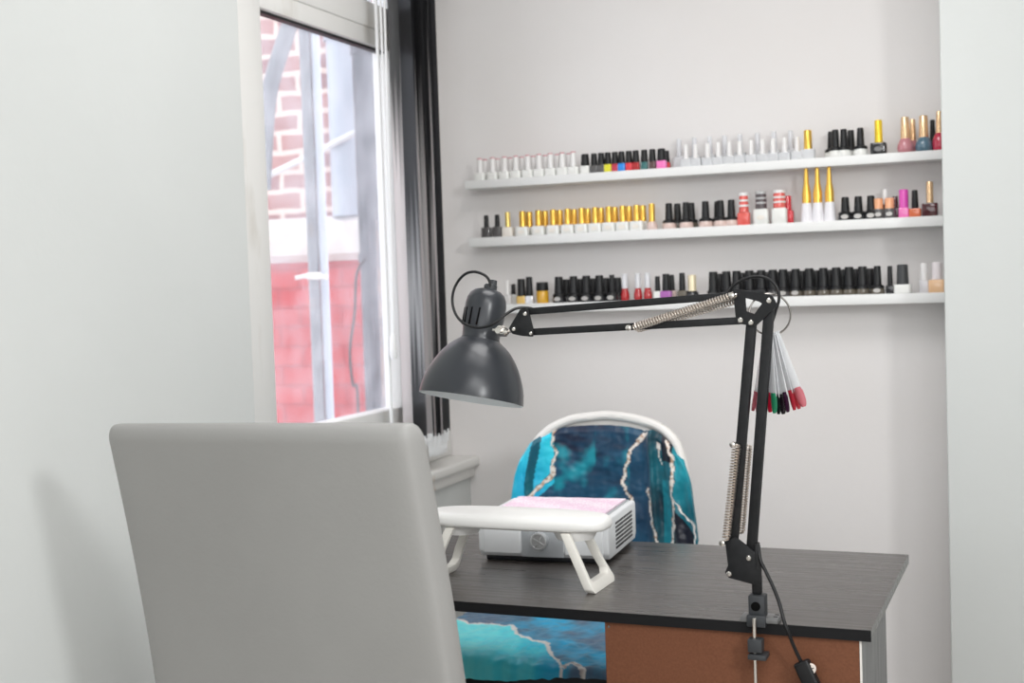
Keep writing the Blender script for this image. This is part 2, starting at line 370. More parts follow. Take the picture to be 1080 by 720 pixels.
# ================================================================== VERTICAL BLIND
bx = -1.62
blind = thing('vertical_blind', (bx, 3.42, .9), 'charcoal vertical blind drawn into a stack at the right of the window', 'blind')
MB().box((bx-.022, WIN_Y0+.03, 2.26), (bx+.022, 3.69, 2.30), .004).build('head_rail', nub, blind)
ya = at(429, 220, X=bx).y; yb = at(452, 220, X=bx).y
NS = 11
for i in range(NS):
    yy = ya + .012 + (yb-ya-.02)*i/(NS-1); ang = R((-28, 14, -6, 26, -18, 8, 30, -12, 20, -4, 12)[i % 11]); z0 = .905+random.uniform(-.004, .004)
    hw = .0445; bow = .006
    q = MB()
    def fn(u, v, yy=yy, ang=ang, ph=random.uniform(0, 6)):
        s = (u*2-1)*hw; d = bow*(1-(u*2-1)**2); tw = ang + R(5)*math.sin(v*2.2+ph)
        return Vector((bx + s*math.cos(tw)-d*math.sin(tw), yy + s*math.sin(tw)+d*math.cos(tw), z0 + v*(2.26-z0)))
    b = bmesh.new(); nu, nv = 8, 14
    for off in (0,):
        V = [[b.verts.new(fn(a/nu, c/nv)) for c in range(nv+1)] for a in range(nu+1)]
        for a in range(nu):
            for c in range(nv): b.faces.new((V[a][c], V[a+1][c], V[a+1][c+1], V[a][c+1]))
    bmesh.ops.solidify(b, geom=list(b.faces), thickness=.0006)
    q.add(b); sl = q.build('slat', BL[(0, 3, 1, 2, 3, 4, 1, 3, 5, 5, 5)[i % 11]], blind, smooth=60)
    h = MB(); h.box((-.040, -.0022, -.03), (.040, .0022, .006), .001, mat=T(bx, yy, z0) @ Matrix.Rotation(ang, 4, 'Z'))
    h.build('slat_weight', nub, sl)
    if i < NS-1:                       # bottom chain loop to the next slat
        y2 = ya + .012 + (yb-ya-.02)*(i+1)/(NS-1)
        for sx in (-.036, .036):
            pts = [(bx+sx, yy+(y2-yy)*t, z0-.012-.045*math.sin(math.pi*t)) for t in [j/8 for j in range(9)]]
            MB().tube(pts, .0022, 5).build('bottom_chain', nub, sl)
# control cord with its weight
cord = thing('blind_cord', at(414, 350, X=bx+.03), 'white control cord with a long plastic weight hanging beside the blind', 'cord')
cy = at(413, 300, X=bx).y - .004
cz0 = at(418, 352, X=bx).z; cz1 = at(419, 378, X=bx).z
MB().tube([(bx+.0, cy, 2.27), (bx, cy, cz0)], .0032, 8).tube([(bx+.014, cy, 2.27), (bx+.003, cy, cz0)], .0032, 8).build('pull_cord', nub, cord)
MB().lathe([(.004, cz0+.004), (.009, cz0-.006), (.0105, cz1+.01), (.008, cz1)], 12, T(bx, cy, 0)).build('cord_weight', nub, cord)
MB().tube([(bx-.02, cy+.012, 2.27), (bx-.02, cy+.012, .86)], .005, 8).build('tilt_chain', nub, cord)

# ================================================================== DESK
DR = Matrix.Rotation(R(-1.133), 4, 'Z'); DC = Vector((-.241, 2.141, 0)); DM = Matrix.Translation(DC) @ DR
def dk(x, y, z): return DM @ Vector((x, y, z))       # desk space: x to the right, y away, origin at front right corner
DW, DD, DT = 1.2, .60, .019
desk = thing('manicure_desk', dk(-DW/2, DD/2, 0), 'black-brown wood manicure desk with brown back board on its pedestal', 'desk')
def dbox(lo, hi, bev=.001): return MB().box(lo, hi, bev, 1, mat=DM)
def dpart(mb, name, m_, parent=desk): return mb.build(name, m_, parent)
o = MB().box((-DW, 0, .75-DT), (0, DD, .75), .0009, 1).build('desk_top', laminate)
o.matrix_world = DM; o.parent = desk; o.matrix_parent_inverse = Matrix.Translation(desk.location).inverted()
top_obj = o
px0, px1, pd = -.459, -.016, .335
dpart(dbox((px0, .006, .03), (px1-.0035, .0105, .75-DT)), 'back_board', brown_board)
dpart(dbox((-DW, -.0012, .75-DT), (.0008, .0002, .7497), .0003), 'edge_band', mat('black_edging', (.008, .008, .009), .6, spec=.2))
sd = dpart(dbox((px1-.016, .0105, 0), (px1, pd, .75-DT)), 'side_panel', side_sheen)
dpart(dbox((px1-.0032, .006, 0), (px1+.0003, .0105, .75-DT), .0005), 'edge_strip', edge_m)
dpart(dbox((px0, .0105, 0), (px0+.016, pd, .75-DT)), 'side_panel', side_sheen)
for i in range(3):
    z0 = .05+i*.225; dr = dpart(dbox((px0+.017, pd-.018, z0), (px1-.017, pd+.001, z0+.215)), 'drawer', laminate)
    kx = (px0+px1)/2; MB().tube([dk(kx-.05, pd+.02, z0+.12), dk(kx+.05, pd+.02, z0+.12)], .005, 8).tube([dk(kx-.045, pd, z0+.12), dk(kx-.045, pd+.02, z0+.12)], .004, 8).tube([dk(kx+.045, pd, z0+.12), dk(kx+.045, pd+.02, z0+.12)], .004, 8).build('handle', chrome, dr)
dpart(dbox((-DW+.02, .02, 0), (-DW+.036, DD-.05, .75-DT)), 'leg_panel', laminate)
scr = MB()
for sx, sz in ((px0+.008, .722), (px0+.008, .4), (px1-.02, .4)):
    scr.lathe([(.0025, 0), (.0022, .001)], 10, DM @ T(sx, .006, sz) @ Matrix.Rotation(R(90), 4, 'X'))
dpart(scr, 'screw', chrome)

# ================================================================== FOREGROUND CHAIR
ch = thing('dining_chair', (-.98, 1.75, 0), 'white leatherette high-back chair seen from behind in front of the desk', 'chair')
TL = at(104, 449, Y=1.64); TR = at(421, 449, Y=1.50)
yaw_c = math.atan2(TR.y-TL.y, TR.x-TL.x); cw_ = (TR-TL).length; mid = (TL+TR)/2
CM = Matrix.Translation((mid.x, mid.y, 0)) @ Matrix.Rotation(yaw_c, 4, 'Z')
ztop = (TL.z+TR.z)/2
def cback(u, z):             # y offset of the rear face by height
    t = (ztop-z)/.70; return .108*t + .035*math.sin(math.pi*min(t, 1))*.35
def back_mesh():
    b = bmesh.new(); thick = .062; H = ztop-.40; nx, nz, ny = 30, 44, 8
    # closed superelliptic cross-section swept down the height
    rings = []; seg = 56
    for j in range(nz+1):
        t = (.04*(j/12)**1.6 if j <= 12 else .04+.96*(j-12)/(nz-12)); s_top = min(1, t*H/.042); 
        zz = ztop - t*H
        # roll-over at the top: shrink like a quarter circle
        if t*H < .026:
            q = 1-(t*H)/.026; shr = .026*(1-math.sqrt(max(0, 1-q*q)))
        else: shr = 0
        ring = []
        for k in range(seg):
            a = 2*math.pi*k/seg; c, s_ = math.cos(a), math.sin(a)
            n = 6; e = 2/n
            hx = cw_/2-shr*.42; hy = thick/2-shr*.82
            x = math.copysign(abs(c)**e, c)*hx*(1+.035*t); y = math.copysign(abs(s_)**e, s_)*hy
            ring.append(b.verts.new((x, y + thick/2 + cback(0, zz), zz + (TR.z-TL.z)*x/cw_)))
        rings.append(ring)
    for i in range(nz):
        for k in range(seg): b.faces.new((rings[i][k], rings[i][(k+1) % seg], rings[i+1][(k+1) % seg], rings[i+1][k]))
    b.faces.new(rings[0]); b.faces.new(list(reversed(rings[-1])))
    bmesh.ops.recalc_face_normals(b, faces=b.faces)
    return b
MB().add(back_mesh(), CM).build('backrest', leather, ch, smooth=60)
by = cback(0, .45)
MB().box((-cw_/2+.005, by-.01, .36), (cw_/2-.005, by+.40, .475), .028, 4, mat=CM).build('seat', leather, ch)
# seam along the outer edge of the back
sm = []
for j in range(40):
    zz = ztop-.035-(ztop-.45)*j/39; sm.append(CM @ Vector((cw_/2-.012, cback(0, zz)+.0045, zz)))
for sx in (-1, 1):
    for yy in (by+.03, by+.355):
        x = sx*(cw_/2-.035); q = MB(); q.prism([CM @ Vector((x-.018, yy-.018, .37)), CM @ Vector((x+.018, yy-.018, .37)), CM @ Vector((x+.018, yy+.018, .37)), CM @ Vector((x-.018, yy+.018, .37))], (0, 0, -.37), .003)
        q.build('leg', laminate, ch)

# ================================================================== WHITE CHAIR WITH CLOTH
YC = 3.25
wc = thing('salon_chair', (-1.04, 3.0, 0), 'white curved-back plastic chair behind the desk under a teal cloth', 'chair')
# rim outline, traced at the chair's own distance
rim_px = [(553, 610), (553, 545), (556, 505), (562, 475), (577, 455), (600, 443), (625, 439), (645, 438), (672, 442), (695, 450), (711, 464), (719, 484), (724, 515), (728, 571), (730, 610)]
def ychair(x):                # back curves towards the sitter at both sides
    s = (x+1.045)/.25; return YC - .055*min(1.4, abs(s))**2.2
def on_chair(px, py, off=0):
    p = at(px, py, Y=YC)
    for _ in range(4): p = at(px, py, Y=ychair(p.x)+off)
    return p
rim = smooth_path([on_chair(*q) for q in rim_px], 5)
MB().tube(rim, .0125, 12).build('back_rim', chair_white, wc)
# shell: fill between the rim and the seat
bot = .47
def shell(u, v):
    n = len(rim)-1; k = u*n; i = min(int(k), n-1); p = rim[i].lerp(rim[i+1], k-i)
    c = Vector((-1.045, 0, .70)); 
    q = Vector((-1.045+(p.x+1.045)*.98*v, 0, c.z+(p.z-c.z)*v)); q.y = ychair(q.x)+.004
    return q
MB().grid(shell, 60, 14).build('back_shell', chair_white, wc, smooth=80)
MB().box((-1.28, 2.75, .29), (-.80, 3.24, .445), .02, 4).build('seat', dark_plastic, wc)
lowpts = MB().box((-1.27, 3.17, .42), (-.81, 3.235, .58), .015, 3); lowpts.build('back_support', chair_white, wc)
for sx, sy in ((-1.25, 2.82), (-.83, 2.82), (-1.25, 3.2), (-.83, 3.2)):
    dx = (sx+1.04)*.12; MB().tube([(sx, sy, .41), (sx+dx, sy+(.03 if sy > 3 else -.03), 0)], [.016, .011], 10).build('leg', chair_white, wc)

# cloth: dense mesh, dyed pattern plus a painted fold shade stored per vertex
TEAL = {'navy': (.012, .022, .055), 'ink': (.004, .006, .018), 'teal': (.004, .14, .19), 'aqua': (.01, .36, .45), 'cyan': (.03, .70, .86), 'sky': (.02, .46, .76), 'slate': (.10, .19, .30), 'gold': (.62, .42, .28), 'white': (.92, .87, .82), 'petrol': (.01, .075, .15)}
def lerp3(a, b, t): return tuple(a[i]*(1-t)+b[i]*t for i in range(3))
def seg_d(p, a, b):
    ax, ay = a; bx_, by_ = b; vx, vy = bx_-ax, by_-ay; L2 = vx*vx+vy*vy
    t = max(0, min(1, ((p[0]-ax)*vx+(p[1]-ay)*vy)/L2)); return math.hypot(p[0]-ax-t*vx, p[1]-ay-t*vy)
def poly_d(p, pl): return min(seg_d(p, pl[i], pl[i+1]) for i in range(len(pl)-1))
def nz(x, y, s, o=0): return noise.noise(Vector((x*s+o, y*s-o, o*1.7)))
def fbm(x, y, s, o=0): return nz(x, y, s, o)+.5*nz(x, y, s*2.1, o+3)+.25*nz(x, y, s*4.3, o+7)
def pt(px, py): q = on_chair(px, py); return (q.x, q.z)
veins_b = [
 ([pt(*q) for q in ((587, 452), (583, 466), (589, 478), (584, 490), (586, 500), (575, 508), (562, 522), (555, 540))], .0045, 'gold'),
 ([pt(*q) for q in ((684, 455), (676, 464), (667, 472), (664, 486), (660, 497), (658, 508), (664, 518), (668, 527))], .0045, 'gold'),
 ([pt(*q) for q in ((685, 515), (688, 535), (691, 550), (696, 570), (698, 590))], .0055, 'gold'),
 ([pt(*q) for q in ((705, 464), (711, 480), (712, 498), (711, 515), (713, 535), (712, 555), (711, 590))], .005, 'gold'),
 ([pt(*q) for q in ((697, 467), (696, 478), (702, 489))], .003, 'white'),
 ([pt(*q) for q in ((712, 523), (722, 540), (733, 553), (735, 575))], .003, 'white'),
]
def col_back(x, z, px):
    n = fbm(x, z, 7, 1); n2 = fbm(x, z, 16, 5)
    v1 = veins_b[0]; xx = x + .006*nz(x, z, 60, 2); zz = z + .006*nz(x, z, 60, 9)
    # regions between the veins, by the place on the cloth
    xa = pt(586, 480)[0]; xb = pt(665, 490)[0]; xc = pt(688, 500)[0]; xd = pt(712, 500)[0]
    if x < xa and z > pt(575, 508)[1]-(xa-x)*.9:
        c = lerp3(TEAL['cyan'], TEAL['sky'], min(1, max(0, .35+n*.9)))
        fx = pt(565, 490)[0]
        if abs(x-fx-.012*math.sin(z*22)) < .010: c = lerp3(TEAL['petrol'], TEAL['teal'], .5+n)  # shade of the fold painted as a dark strip
    elif x < pt(557, 500)[0]: c = lerp3(TEAL['cyan'], TEAL['aqua'], min(1, max(0, .3+n)))
    elif x < xb:
        t = .5 + .9*n - (z-pt(620, 500)[1])*3.0
        c = lerp3(TEAL['navy'], TEAL['petrol'], min(1, max(0, t+.2+.5*nz(x*.7+z, z*2, 30, 12))))
        g = max(0, min(1, (.95+n2*1.3-abs(z-pt(612, 492)[1]+(x-pt(612, 492)[0])*-.6)*17))) if x < pt(630, 500)[0] else max(0, .35+n2-.25)
        c = lerp3(c, TEAL['aqua'], max(0, min(.75, g*.95)))
        if z < pt(600, 524)[1]: c = lerp3(c, TEAL['ink'], .6)
    elif x < xc: c = lerp3(TEAL['navy'], TEAL['petrol'], min(1, max(0, .75+n)))
    elif x < xd:
        c = lerp3(TEAL['ink'], TEAL['teal'], min(1, max(0, .5+1.6*n-(pt(700, 500)[1]-z)*-1.0)))
        if z > pt(700, 485)[1] and x > pt(700, 480)[0]: c = TEAL['ink']
        if x > pt(700, 500)[0] and z < pt(700, 505)[1]: c = lerp3(TEAL['teal'], TEAL['aqua'], .25)
    else:
        c = lerp3(TEAL['teal'], TEAL['aqua'], min(1, max(0, .3+n)))
        if x < pt(722, 540)[0]+.03 and z < pt(720, 538)[1]-(x-pt(715, 530)[0])*1.1: c = TEAL['ink']
    for pl, wd_, key in veins_b:
        d = poly_d((xx, zz), pl); wv = wd_*(.78+.55*nz(x, z, 45, 4)+.45*nz(x, z, 14, 8))
        if d < wv:
            e = .5+.9*nz(x, z, 130, 6)
            c = lerp3(TEAL[key], TEAL['white'] if e > .35 else (.35, .16, .1), .75 if e > .35 else .35)
        elif d < wv*1.35: c = lerp3(c, TEAL['ink'], .5)
    return c
def cloth_mat():
    M = mat('teal_marble_cloth', (0, .2, .3), .42, spec=.45, sheen=.1); N, L, b = nodes(M)
    a = N.new('ShaderNodeVertexColor'); a.layer_name = 'dye'; L.new(a.outputs[0], b.inputs['Base Color']); return M
cloth_m = cloth_mat()
def set_cols(o, fn):
    me = o.data; ca = me.color_attributes.new('dye', 'FLOAT_COLOR', 'POINT')
    for i, v in enumerate(me.vertices): ca.data[i].color = (*fn(v.co), 1)
# outline of the cloth over the back: left, top, right
top_px = [(541, 610), (540, 530), (545, 500), (551, 482), (560, 467), (573, 458), (588, 451), (605, 449), (625, 448), (645, 448), (665, 450), (680, 454), (690, 452), (700, 459), (712, 470), (722, 484), (730, 510), (738, 571), (739, 610)]
top_c = [on_chair(*q) for q in top_px]
lefts = [q for q in top_c if q.x < -1.04]; 
def top_z(x):
    for i in range(len(top_c)-1):
        a, b = top_c[i], top_c[i+1]
        if a.x <= x <= b.x or b.x <= x <= a.x:
            if abs(b.x-a.x) > 1e-5: return a.z+(b.z-a.z)*(x-a.x)/(b.x-a.x)
    return top_c[0].z
xl_, xr_ = top_c[0].x+.0005, top_c[-2].x-.0005
def foldy(x, z):
    s = (x-xl_)/(xr_-xl_); d = 0
    d += .014*math.exp(-((s-.13-.03*math.sin(z*14))/.022)**2) + .012*math.exp(-((s-.045)/.02)**2)
    d += .018*math.exp(-((s-.76+.10*(z-.8))/.02)**2) - .010*math.exp(-((s-.70)/.03)**2) + .014*math.exp(-((s-.87+.2*(z-.8))/.025)**2)
    d += .006*nz(x, z, 14, 3) + .004*nz(x*1.4, z*.6, 38, 3) + .0015*nz(x, z, 80, 3)
    return d
def cloth_back(u, v):
    x = xl_+(xr_-xl_)*(.5-.5*math.cos(math.pi*u))
    zt_ = top_z(x)
    z = .47+(zt_-.47)*v
    y = ychair(x) - .016 - foldy(x, z) 
    if v > .97: y += (v-.97)/.03*.012
    return Vector((x, y, z))
cb = MB().grid(cloth_back, 190, 190)
cloth = thing('draped_cloth', (-1.04, 3.2, .47), 'teal and navy marble-pattern cloth with gold veins draped over the chair', 'cloth')
ob = cb.build('back_drape', cloth_m, cloth, smooth=80)
set_cols(ob, lambda p: col_back(p.x, p.z, None))
# seat part: over the seat and down its front
def sp(px, py, z=.472): q = at(px, py, Z=z); return (q.x, q.y)
vs = [([sp(*q) for q in ((455, 650), (485, 652), (496, 656), (515, 655), (530, 656), (540, 657), (546, 666), (560, 673), (575, 675), (580, 685), (588, 693), (592, 700))], .0048),
      ([sp(*q) for q in ((596, 698), (604, 696), (614, 702), (622, 711), (628, 722))], .007)]
def vein_y(x):
    pl = vs[0][0]
    for i in range(len(pl)-1):
        a, b = pl[i], pl[i+1]
        if min(a[0], b[0]) <= x <= max(a[0], b[0]): return a[1]+(b[1]-a[1])*((x-a[0])/(b[0]-a[0]+1e-9))
    return 9 if x < pl[0][0] else -9
sx0, sx1 = -1.39, -.785
def cloth_seat(u, v):
    x = sx0+(sx1-sx0)*u; L_ = v*.50       # arc length from the back of the seat
    ybk, yfr = 3.19, 2.745+.02*math.sin(x*9)
    run = ybk-yfr
    if L_ < run: y = ybk-L_; z = .466
    else:
        t = L_-run; a = min(t/.03, math.pi/2); y = yfr-.03*math.sin(a); z = .466-.03*(1-math.cos(a)) - max(0, t-.03*math.pi/2)
    z += .006*nz(x, L_, 9, 2)+.004*nz(x*1.5, L_*.6, 30, 5)+.002*nz(x, L_, 60, 5); y += .006*nz(x, z, 20, 1) if L_ > run else 0
    return Vector((x, y, z))
def col_seat(p):
    x, y = p.x, p.y; n = fbm(x, y, 8, 11); n2 = fbm(x, y, 22, 13); st = nz(x*4, y, 14, 3)
    vy = vein_y(x)
    xx, yy = x+.008*nz(x, y, 45, 2), y+.008*nz(x, y, 45, 9)
    dmin = min(poly_d((xx, yy), pl)/wv for pl, wv in vs)
    if dmin < 1: 
        return lerp3(TEAL['white'], (.45, .35, .33), max(0, min(1, .3+1.2*nz(x, y, 90, 3))) if poly_d((xx, yy), vs[1][0]) < .012 else .08)
    if y > vy:                                  # behind the vein: slate with sky patches
        c = lerp3(TEAL['slate'], TEAL['sky'], max(0, min(1, 1.5*n+.15)))
        return lerp3(c, (.10, .12, .18), max(0, min(1, -n2*.9)))
    c = lerp3(TEAL['cyan'], TEAL['sky'], max(0, min(1, (x+1.20)/.28 + n*.6)))
    c = lerp3(c, (.22, .90, .92), max(0, min(1, .35-(x+1.15)*3+n2*.5)))
    c = lerp3(c, (.01, .12, .30), max(0, min(.8, (x+.98)*5+st*.5)))
    return c
ob = MB().grid(cloth_seat, 170, 170).build('seat_drape', cloth_m, cloth, smooth=80)
set_cols(ob, col_seat)

# ================================================================== DUST COLLECTOR
dv_o = Vector((-.800, 2.755, .75))
fr = Vector((-.799, 2.505, .75)); fl = Vector((-1.083, 2.49, .75))
VX = (fr-fl).normalized(); VY = Vector((-VX.y, VX.x, 0)); dwid = (fr-fl).length; ddep = .245
VM = Matrix(((VX.x, VY.x, 0, fl.x), (VX.y, VY.y, 0, fl.y), (0, 0, 1, .75), (0, 0, 0, 1)))
dev = thing('dust_collector', fl.lerp(fr, .5), 'white box-shaped nail dust collector with pink filter on top and silver knob', 'appliance')
q = MB(); q.box((.012, .012, 0), (dwid-.012, ddep-.01, .014), .003, mat=VM); q.build('base', dark_plastic, dev)
def devbody():
    b = bmesh.new()
    prof = [(0, .022), (.012, .009), (ddep-.012, .009), (ddep, .022), (ddep, .089), (ddep-.008, .094), (.010, .094), (0, .085)]
    vs_ = [b.verts.new((0, y, z)) for y, z in prof]; fce = b.faces.new(vs_)
    e = bmesh.ops.extrude_face_region(b, geom=[fce]); bmesh.ops.translate(b, vec=(dwid, 0, 0), verts=[g for g in e['geom'] if isinstance(g, bmesh.types.BMVert)])
    bmesh.ops.recalc_face_normals(b, faces=b.faces)
    bmesh.ops.bevel(b, geom=list(b.edges), offset=.004, segments=3, profile=.5, affect='EDGES')
    return b
MB().add(devbody(), VM).build('housing', dev_m, dev)
MB().box((dwid*.34, -.0012, .012), (dwid*.66, .004, .083), .001, mat=VM).build('front_panel', dev_g, dev)
for a, b in ((.012, dwid*.33), (dwid*.67, dwid-.012)):
    MB().box((a, -.0025, .018), (b, .003, .081), .0022, 3, mat=VM).build('front_cover', dev_m, dev)
kn = MB(); KM = VM @ T(dwid*.485, 0, .047) @ Matrix.Rotation(R(90), 4, 'X')
kn.lathe([(.0185, 0), (.019, .012), (.0175, .016), (.015, .0165), (.0145, .0150), (.0, .0148)], 28, KM, caps=False)
kn.box((-.0135, -.0012, .0145), (.0135, .0012, .0158), .0004, mat=KM @ Matrix.Rotation(R(60), 4, 'Z')).box((-.0135, -.0012, .0145), (.0135, .0012, .0158), .0004, mat=KM @ Matrix.Rotation(R(-30), 4, 'Z'))
kn.build('dial_knob', knob_m, dev)
fx0, fx1, fy0, fy1 = .018, dwid-.018, .020, ddep-.014
MB().box((fx0-.006, fy0-.006, .0935), (fx1+.006, fy1+.006, .0955), .001, mat=VM).build('filter_frame', dev_g, dev)
def filter_mat():
    M = mat('pink_filter_paper', (.86, .7, .8), .8); N, L, b = nodes(M)
    tc = N.new('ShaderNodeTexCoord'); wv = N.new('ShaderNodeTexWave'); wv.wave_type = 'BANDS'; wv.bands_direction = 'Y'
    wv.inputs['Scale'].default_value = 42; wv.inputs['Distortion'].default_value = 5; wv.inputs['Detail Scale'].default_value = 8
    L.new(tc.outputs['Object'], wv.inputs['Vector'])
    cr = N.new('ShaderNodeValToRGB'); cr.color_ramp.elements[0].color = (.78, .54, .68, 1); cr.color_ramp.elements[1].color = (.88, .81, .86, 1)
    L.new(wv.outputs[0], cr.inputs[0]); L.new(cr.outputs[0], b.inputs['Base Color']); return M
def pleat(u, v):
    return VM @ Vector((fx0+(fx1-fx0)*u, fy0+(fy1-fy0)*v, .0985+.0012*math.sin(v*26*math.pi)+.0008*nz(u*8, v*8, 1, 2)))
fm = MB().grid(pleat, 20, 130)
fm.box((fx0, fy0, .095), (fx1, fy1, .0972), mat=VM)
fm.build('pink_filter', filter_mat(), dev, smooth=80)
vn = MB()
for i in range(7):
    z = .022+i*.0086; vn.box((dwid-.001, .060, z), (dwid+.0012, .128, z+.0042), mat=VM).box((dwid-.001, .134, z), (dwid+.0012, .205, z+.0042), mat=VM)
vn.build('side_vent', dark_plastic, dev)

# ================================================================== ARMREST
pr = at(626, 627, Z=.75); pl_ = at(475, 607, Z=.75)
AX = Vector((1, math.tan(R(-2)), 0)).normalized(); AY = Vector((-AX.y, AX.x, 0))
ac = Vector((-.930, 2.330, .75)); AM = Matrix(((AX.x, AY.x, 0, ac.x), (AX.y, AY.y, 0, ac.y), (0, 0, 1, .75), (0, 0, 0, 1)))
arm = thing('hand_rest', ac, 'white padded manicure hand rest on two cream loop legs on the desk', 'hand rest')
def pad():
    b = bmesh.new(); L2, W2 = .192, .060; rings = []; nz_, seg = 14, 72
    for j in range(nz_+1):
        ph = -math.pi/2+math.pi*j/nz_; cz = math.sin(ph); cr_ = math.cos(ph)
        cz = math.copysign(abs(cz)**.8, cz)
        ring = []
        for k in range(seg):
            a = 2*math.pi*k/seg; c, s_ = math.cos(a), math.sin(a); e = 2/3.2
            sh = .45+.55*cr_**.5 if False else cr_**.42
            x = math.copysign(abs(c)**e, c)*(L2-.022*(1-sh)*1.6) if sh > .001 else 0
            y = math.copysign(abs(s_)**e, s_)*(W2*(.25+.75*sh)) if sh > .001 else 0
            z = cz*.0165
            if cz > 0: z += .006*(1-(x/L2)**2)*(1-(y/W2)**2)
            if cz < 0: z *= .7
            ring.append(b.verts.new((x, y, .1205+z)))
        rings.append(ring)
    for i in range(nz_):
        for k in range(seg): b.faces.new((rings[i][k], rings[i][(k+1) % seg], rings[i+1][(k+1) % seg], rings[i+1][k]))
    b.faces.new(rings[0]); b.faces.new(rings[-1]); bmesh.ops.recalc_face_normals(b, faces=b.faces); return b
MB().add(pad(), AM).build('cushion', arm_m, arm, smooth=70)
for sx in (-1, 1):
    # loop leg: two uprights leaning outward joined by a foot, plane across the pad
    xo = sx*.172; xt = sx*.122
    t_pts = [(-.047, .092), (-.030, .010), (-.026, .0), (.030, 0), (.036, .006), (.030, .035), (.040, .092)]
    def LP(y, z, off): 
        f_ = 1-z/.108; return AM @ Vector((xt+(xo-xt)*f_+off, y, z))
    outer = [(-.056, .110), (-.063, .008), (-.056, 0), (.052, 0), (.062, .008), (.050, .048), (.046, .110)]
    inner = [(-.044, .110), (-.050, .026), (-.044, .018), (.036, .018), (.046, .027), (.038, .050), (.033, .110)]
    b = MB(); bm_ = bmesh.new(); wid = .018
    def strip(A, B):
        n = len(A); o0 = [bm_.verts.new(LP(y, z, -wid/2)) for y, z in A]; o1 = [bm_.verts.new(LP(y, z, wid/2)) for y, z in A]
        h0 = [bm_.verts.new(LP(y, z, -wid/2)) for y, z in B]; h1 = [bm_.verts.new(LP(y, z, wid/2)) for y, z in B]
        for k_ in range(n-1):
            j = k_+1
            bm_.faces.new((o0[k_], o0[j], h0[j], h0[k_])); bm_.faces.new((o1[k_], h1[k_], h1[j], o1[j]))
            bm_.faces.new((o0[k_], o1[k_], o1[j], o0[j])); bm_.faces.new((h0[k_], h0[j], h1[j], h1[k_]))
        bm_.faces.new((o0[0], h0[0], h1[0], o1[0])); bm_.faces.new((o0[-1], o1[-1], h1[-1], h0[-1]))
    strip(outer, inner); bmesh.ops.recalc_face_normals(bm_, faces=bm_.faces)
    bmesh.ops.bevel(bm_, geom=list(bm_.edges), offset=.0018, segments=2, profile=.5, affect='EDGES')
    b.add(bm_); b.build('leg', arm_leg, arm)
    h = MB(); h.lathe([(.036, .092), (.042, .104), (.043, .114)], 28, AM @ T(xt, 0, 0)); h.build('leg_mount', arm_m, arm)

# ================================================================== DESK LAMP
PL = Vector((-.427, 2.143, .757)); ang = R(28)
rh = Vector((R_.x, R_.y, 0)).normalized(); whv = Vector((W_.x, W_.y, 0)).normalized()
DL = (-rh*math.cos(ang)+whv*math.sin(ang)).normalized(); NL = DL.cross(Vector((0, 0, 1))).normalized()
if NL.dot(W_) > 0: NL = -NL            # NL points to the camera side
def lp(px, py, off=0):
    d = ray(px, py); t = ((PL+NL*off-O_).dot(NL))/d.dot(NL); return O_+d*t
lamp = thing('desk_lamp', PL, 'black spring-arm desk lamp with grey bell shade clamped to the desk edge', 'lamp')
def bar(name, a, b, w_=.0125, d_=.010, m_=black_metal, off=0, par=None):
    A = lp(*a, off); B = lp(*b, off); ax = (B-A).normalized(); up = NL.cross(ax).normalized()
    c = [A+up*w_/2-NL*d_/2, A-up*w_/2-NL*d_/2, A-up*w_/2+NL*d_/2, A+up*w_/2+NL*d_/2]
    return MB().prism(c, B-A, .0012).build(name, m_, par or lamp)
ub = bar('upper_arm_bar', (556, 328.5), (806, 309), .0125)
bar('upper_arm_bar', (561, 350), (781, 338), .0125)
bar('lower_arm_bar', (793, 338), (773, 572), .0165, .011)
lb2 = bar('lower_arm_bar', (812, 316), (792, 590), .0165, .011)
def plate(name, pts, hole=None, offs=(.0075, -.0075), th=.0022, par=None, m_=black_metal):
    mb = MB()
    for of in offs:
        P = [lp(x, y, of) for x, y in pts]; H = [lp(x, y, of) for x, y in hole] if hole else None
        mb.prism(P, NL*(th if of > 0 else -th), 0 if hole else .0006, H)
    return mb.build(name, m_, par or lamp)
pe = plate('elbow_bracket', [(773, 304), (814, 311), (820, 322), (797, 344), (777, 341)], [(786, 314), (801, 318), (804, 320), (796, 331), (787, 328)])
# (hole polygon has the same number of corners as the outline)
pb = plate('base_bracket', [(765, 571), (776, 566), (797, 582), (803, 590), (803, 616), (795, 616), (769, 609), (765, 603), (768, 596)])
ph = plate('head_bracket', [(549, 326), (557, 325), (563, 349), (562, 355), (550, 354), (541, 352), (537, 346)])
def bolt(par, x, y, rad=.0045, off=.0098):
    M_ = Matrix.Translation(lp(x, y, off)) @ NL.to_track_quat('Z', 'Y').to_matrix().to_4x4()
    b = MB(); b.lathe([(rad, -.001), (rad, .0015), (rad*.75, .0028), (.0005, .003)], 14, M_)
    b.lathe([(rad*.55, -.022), (rad*.55, 0)], 10, M_); b.build('bolt', chrome, par)
bolt(pe, 781, 337.5); bolt(pe, 792, 340); bolt(pe, 811, 317); bolt(pb, 789.7, 588.5); bolt(pb, 769, 605); bolt(ph, 554, 331, .0038); bolt(ph, 542, 347, .0038); bolt(ph, 560, 351.5, .0034)
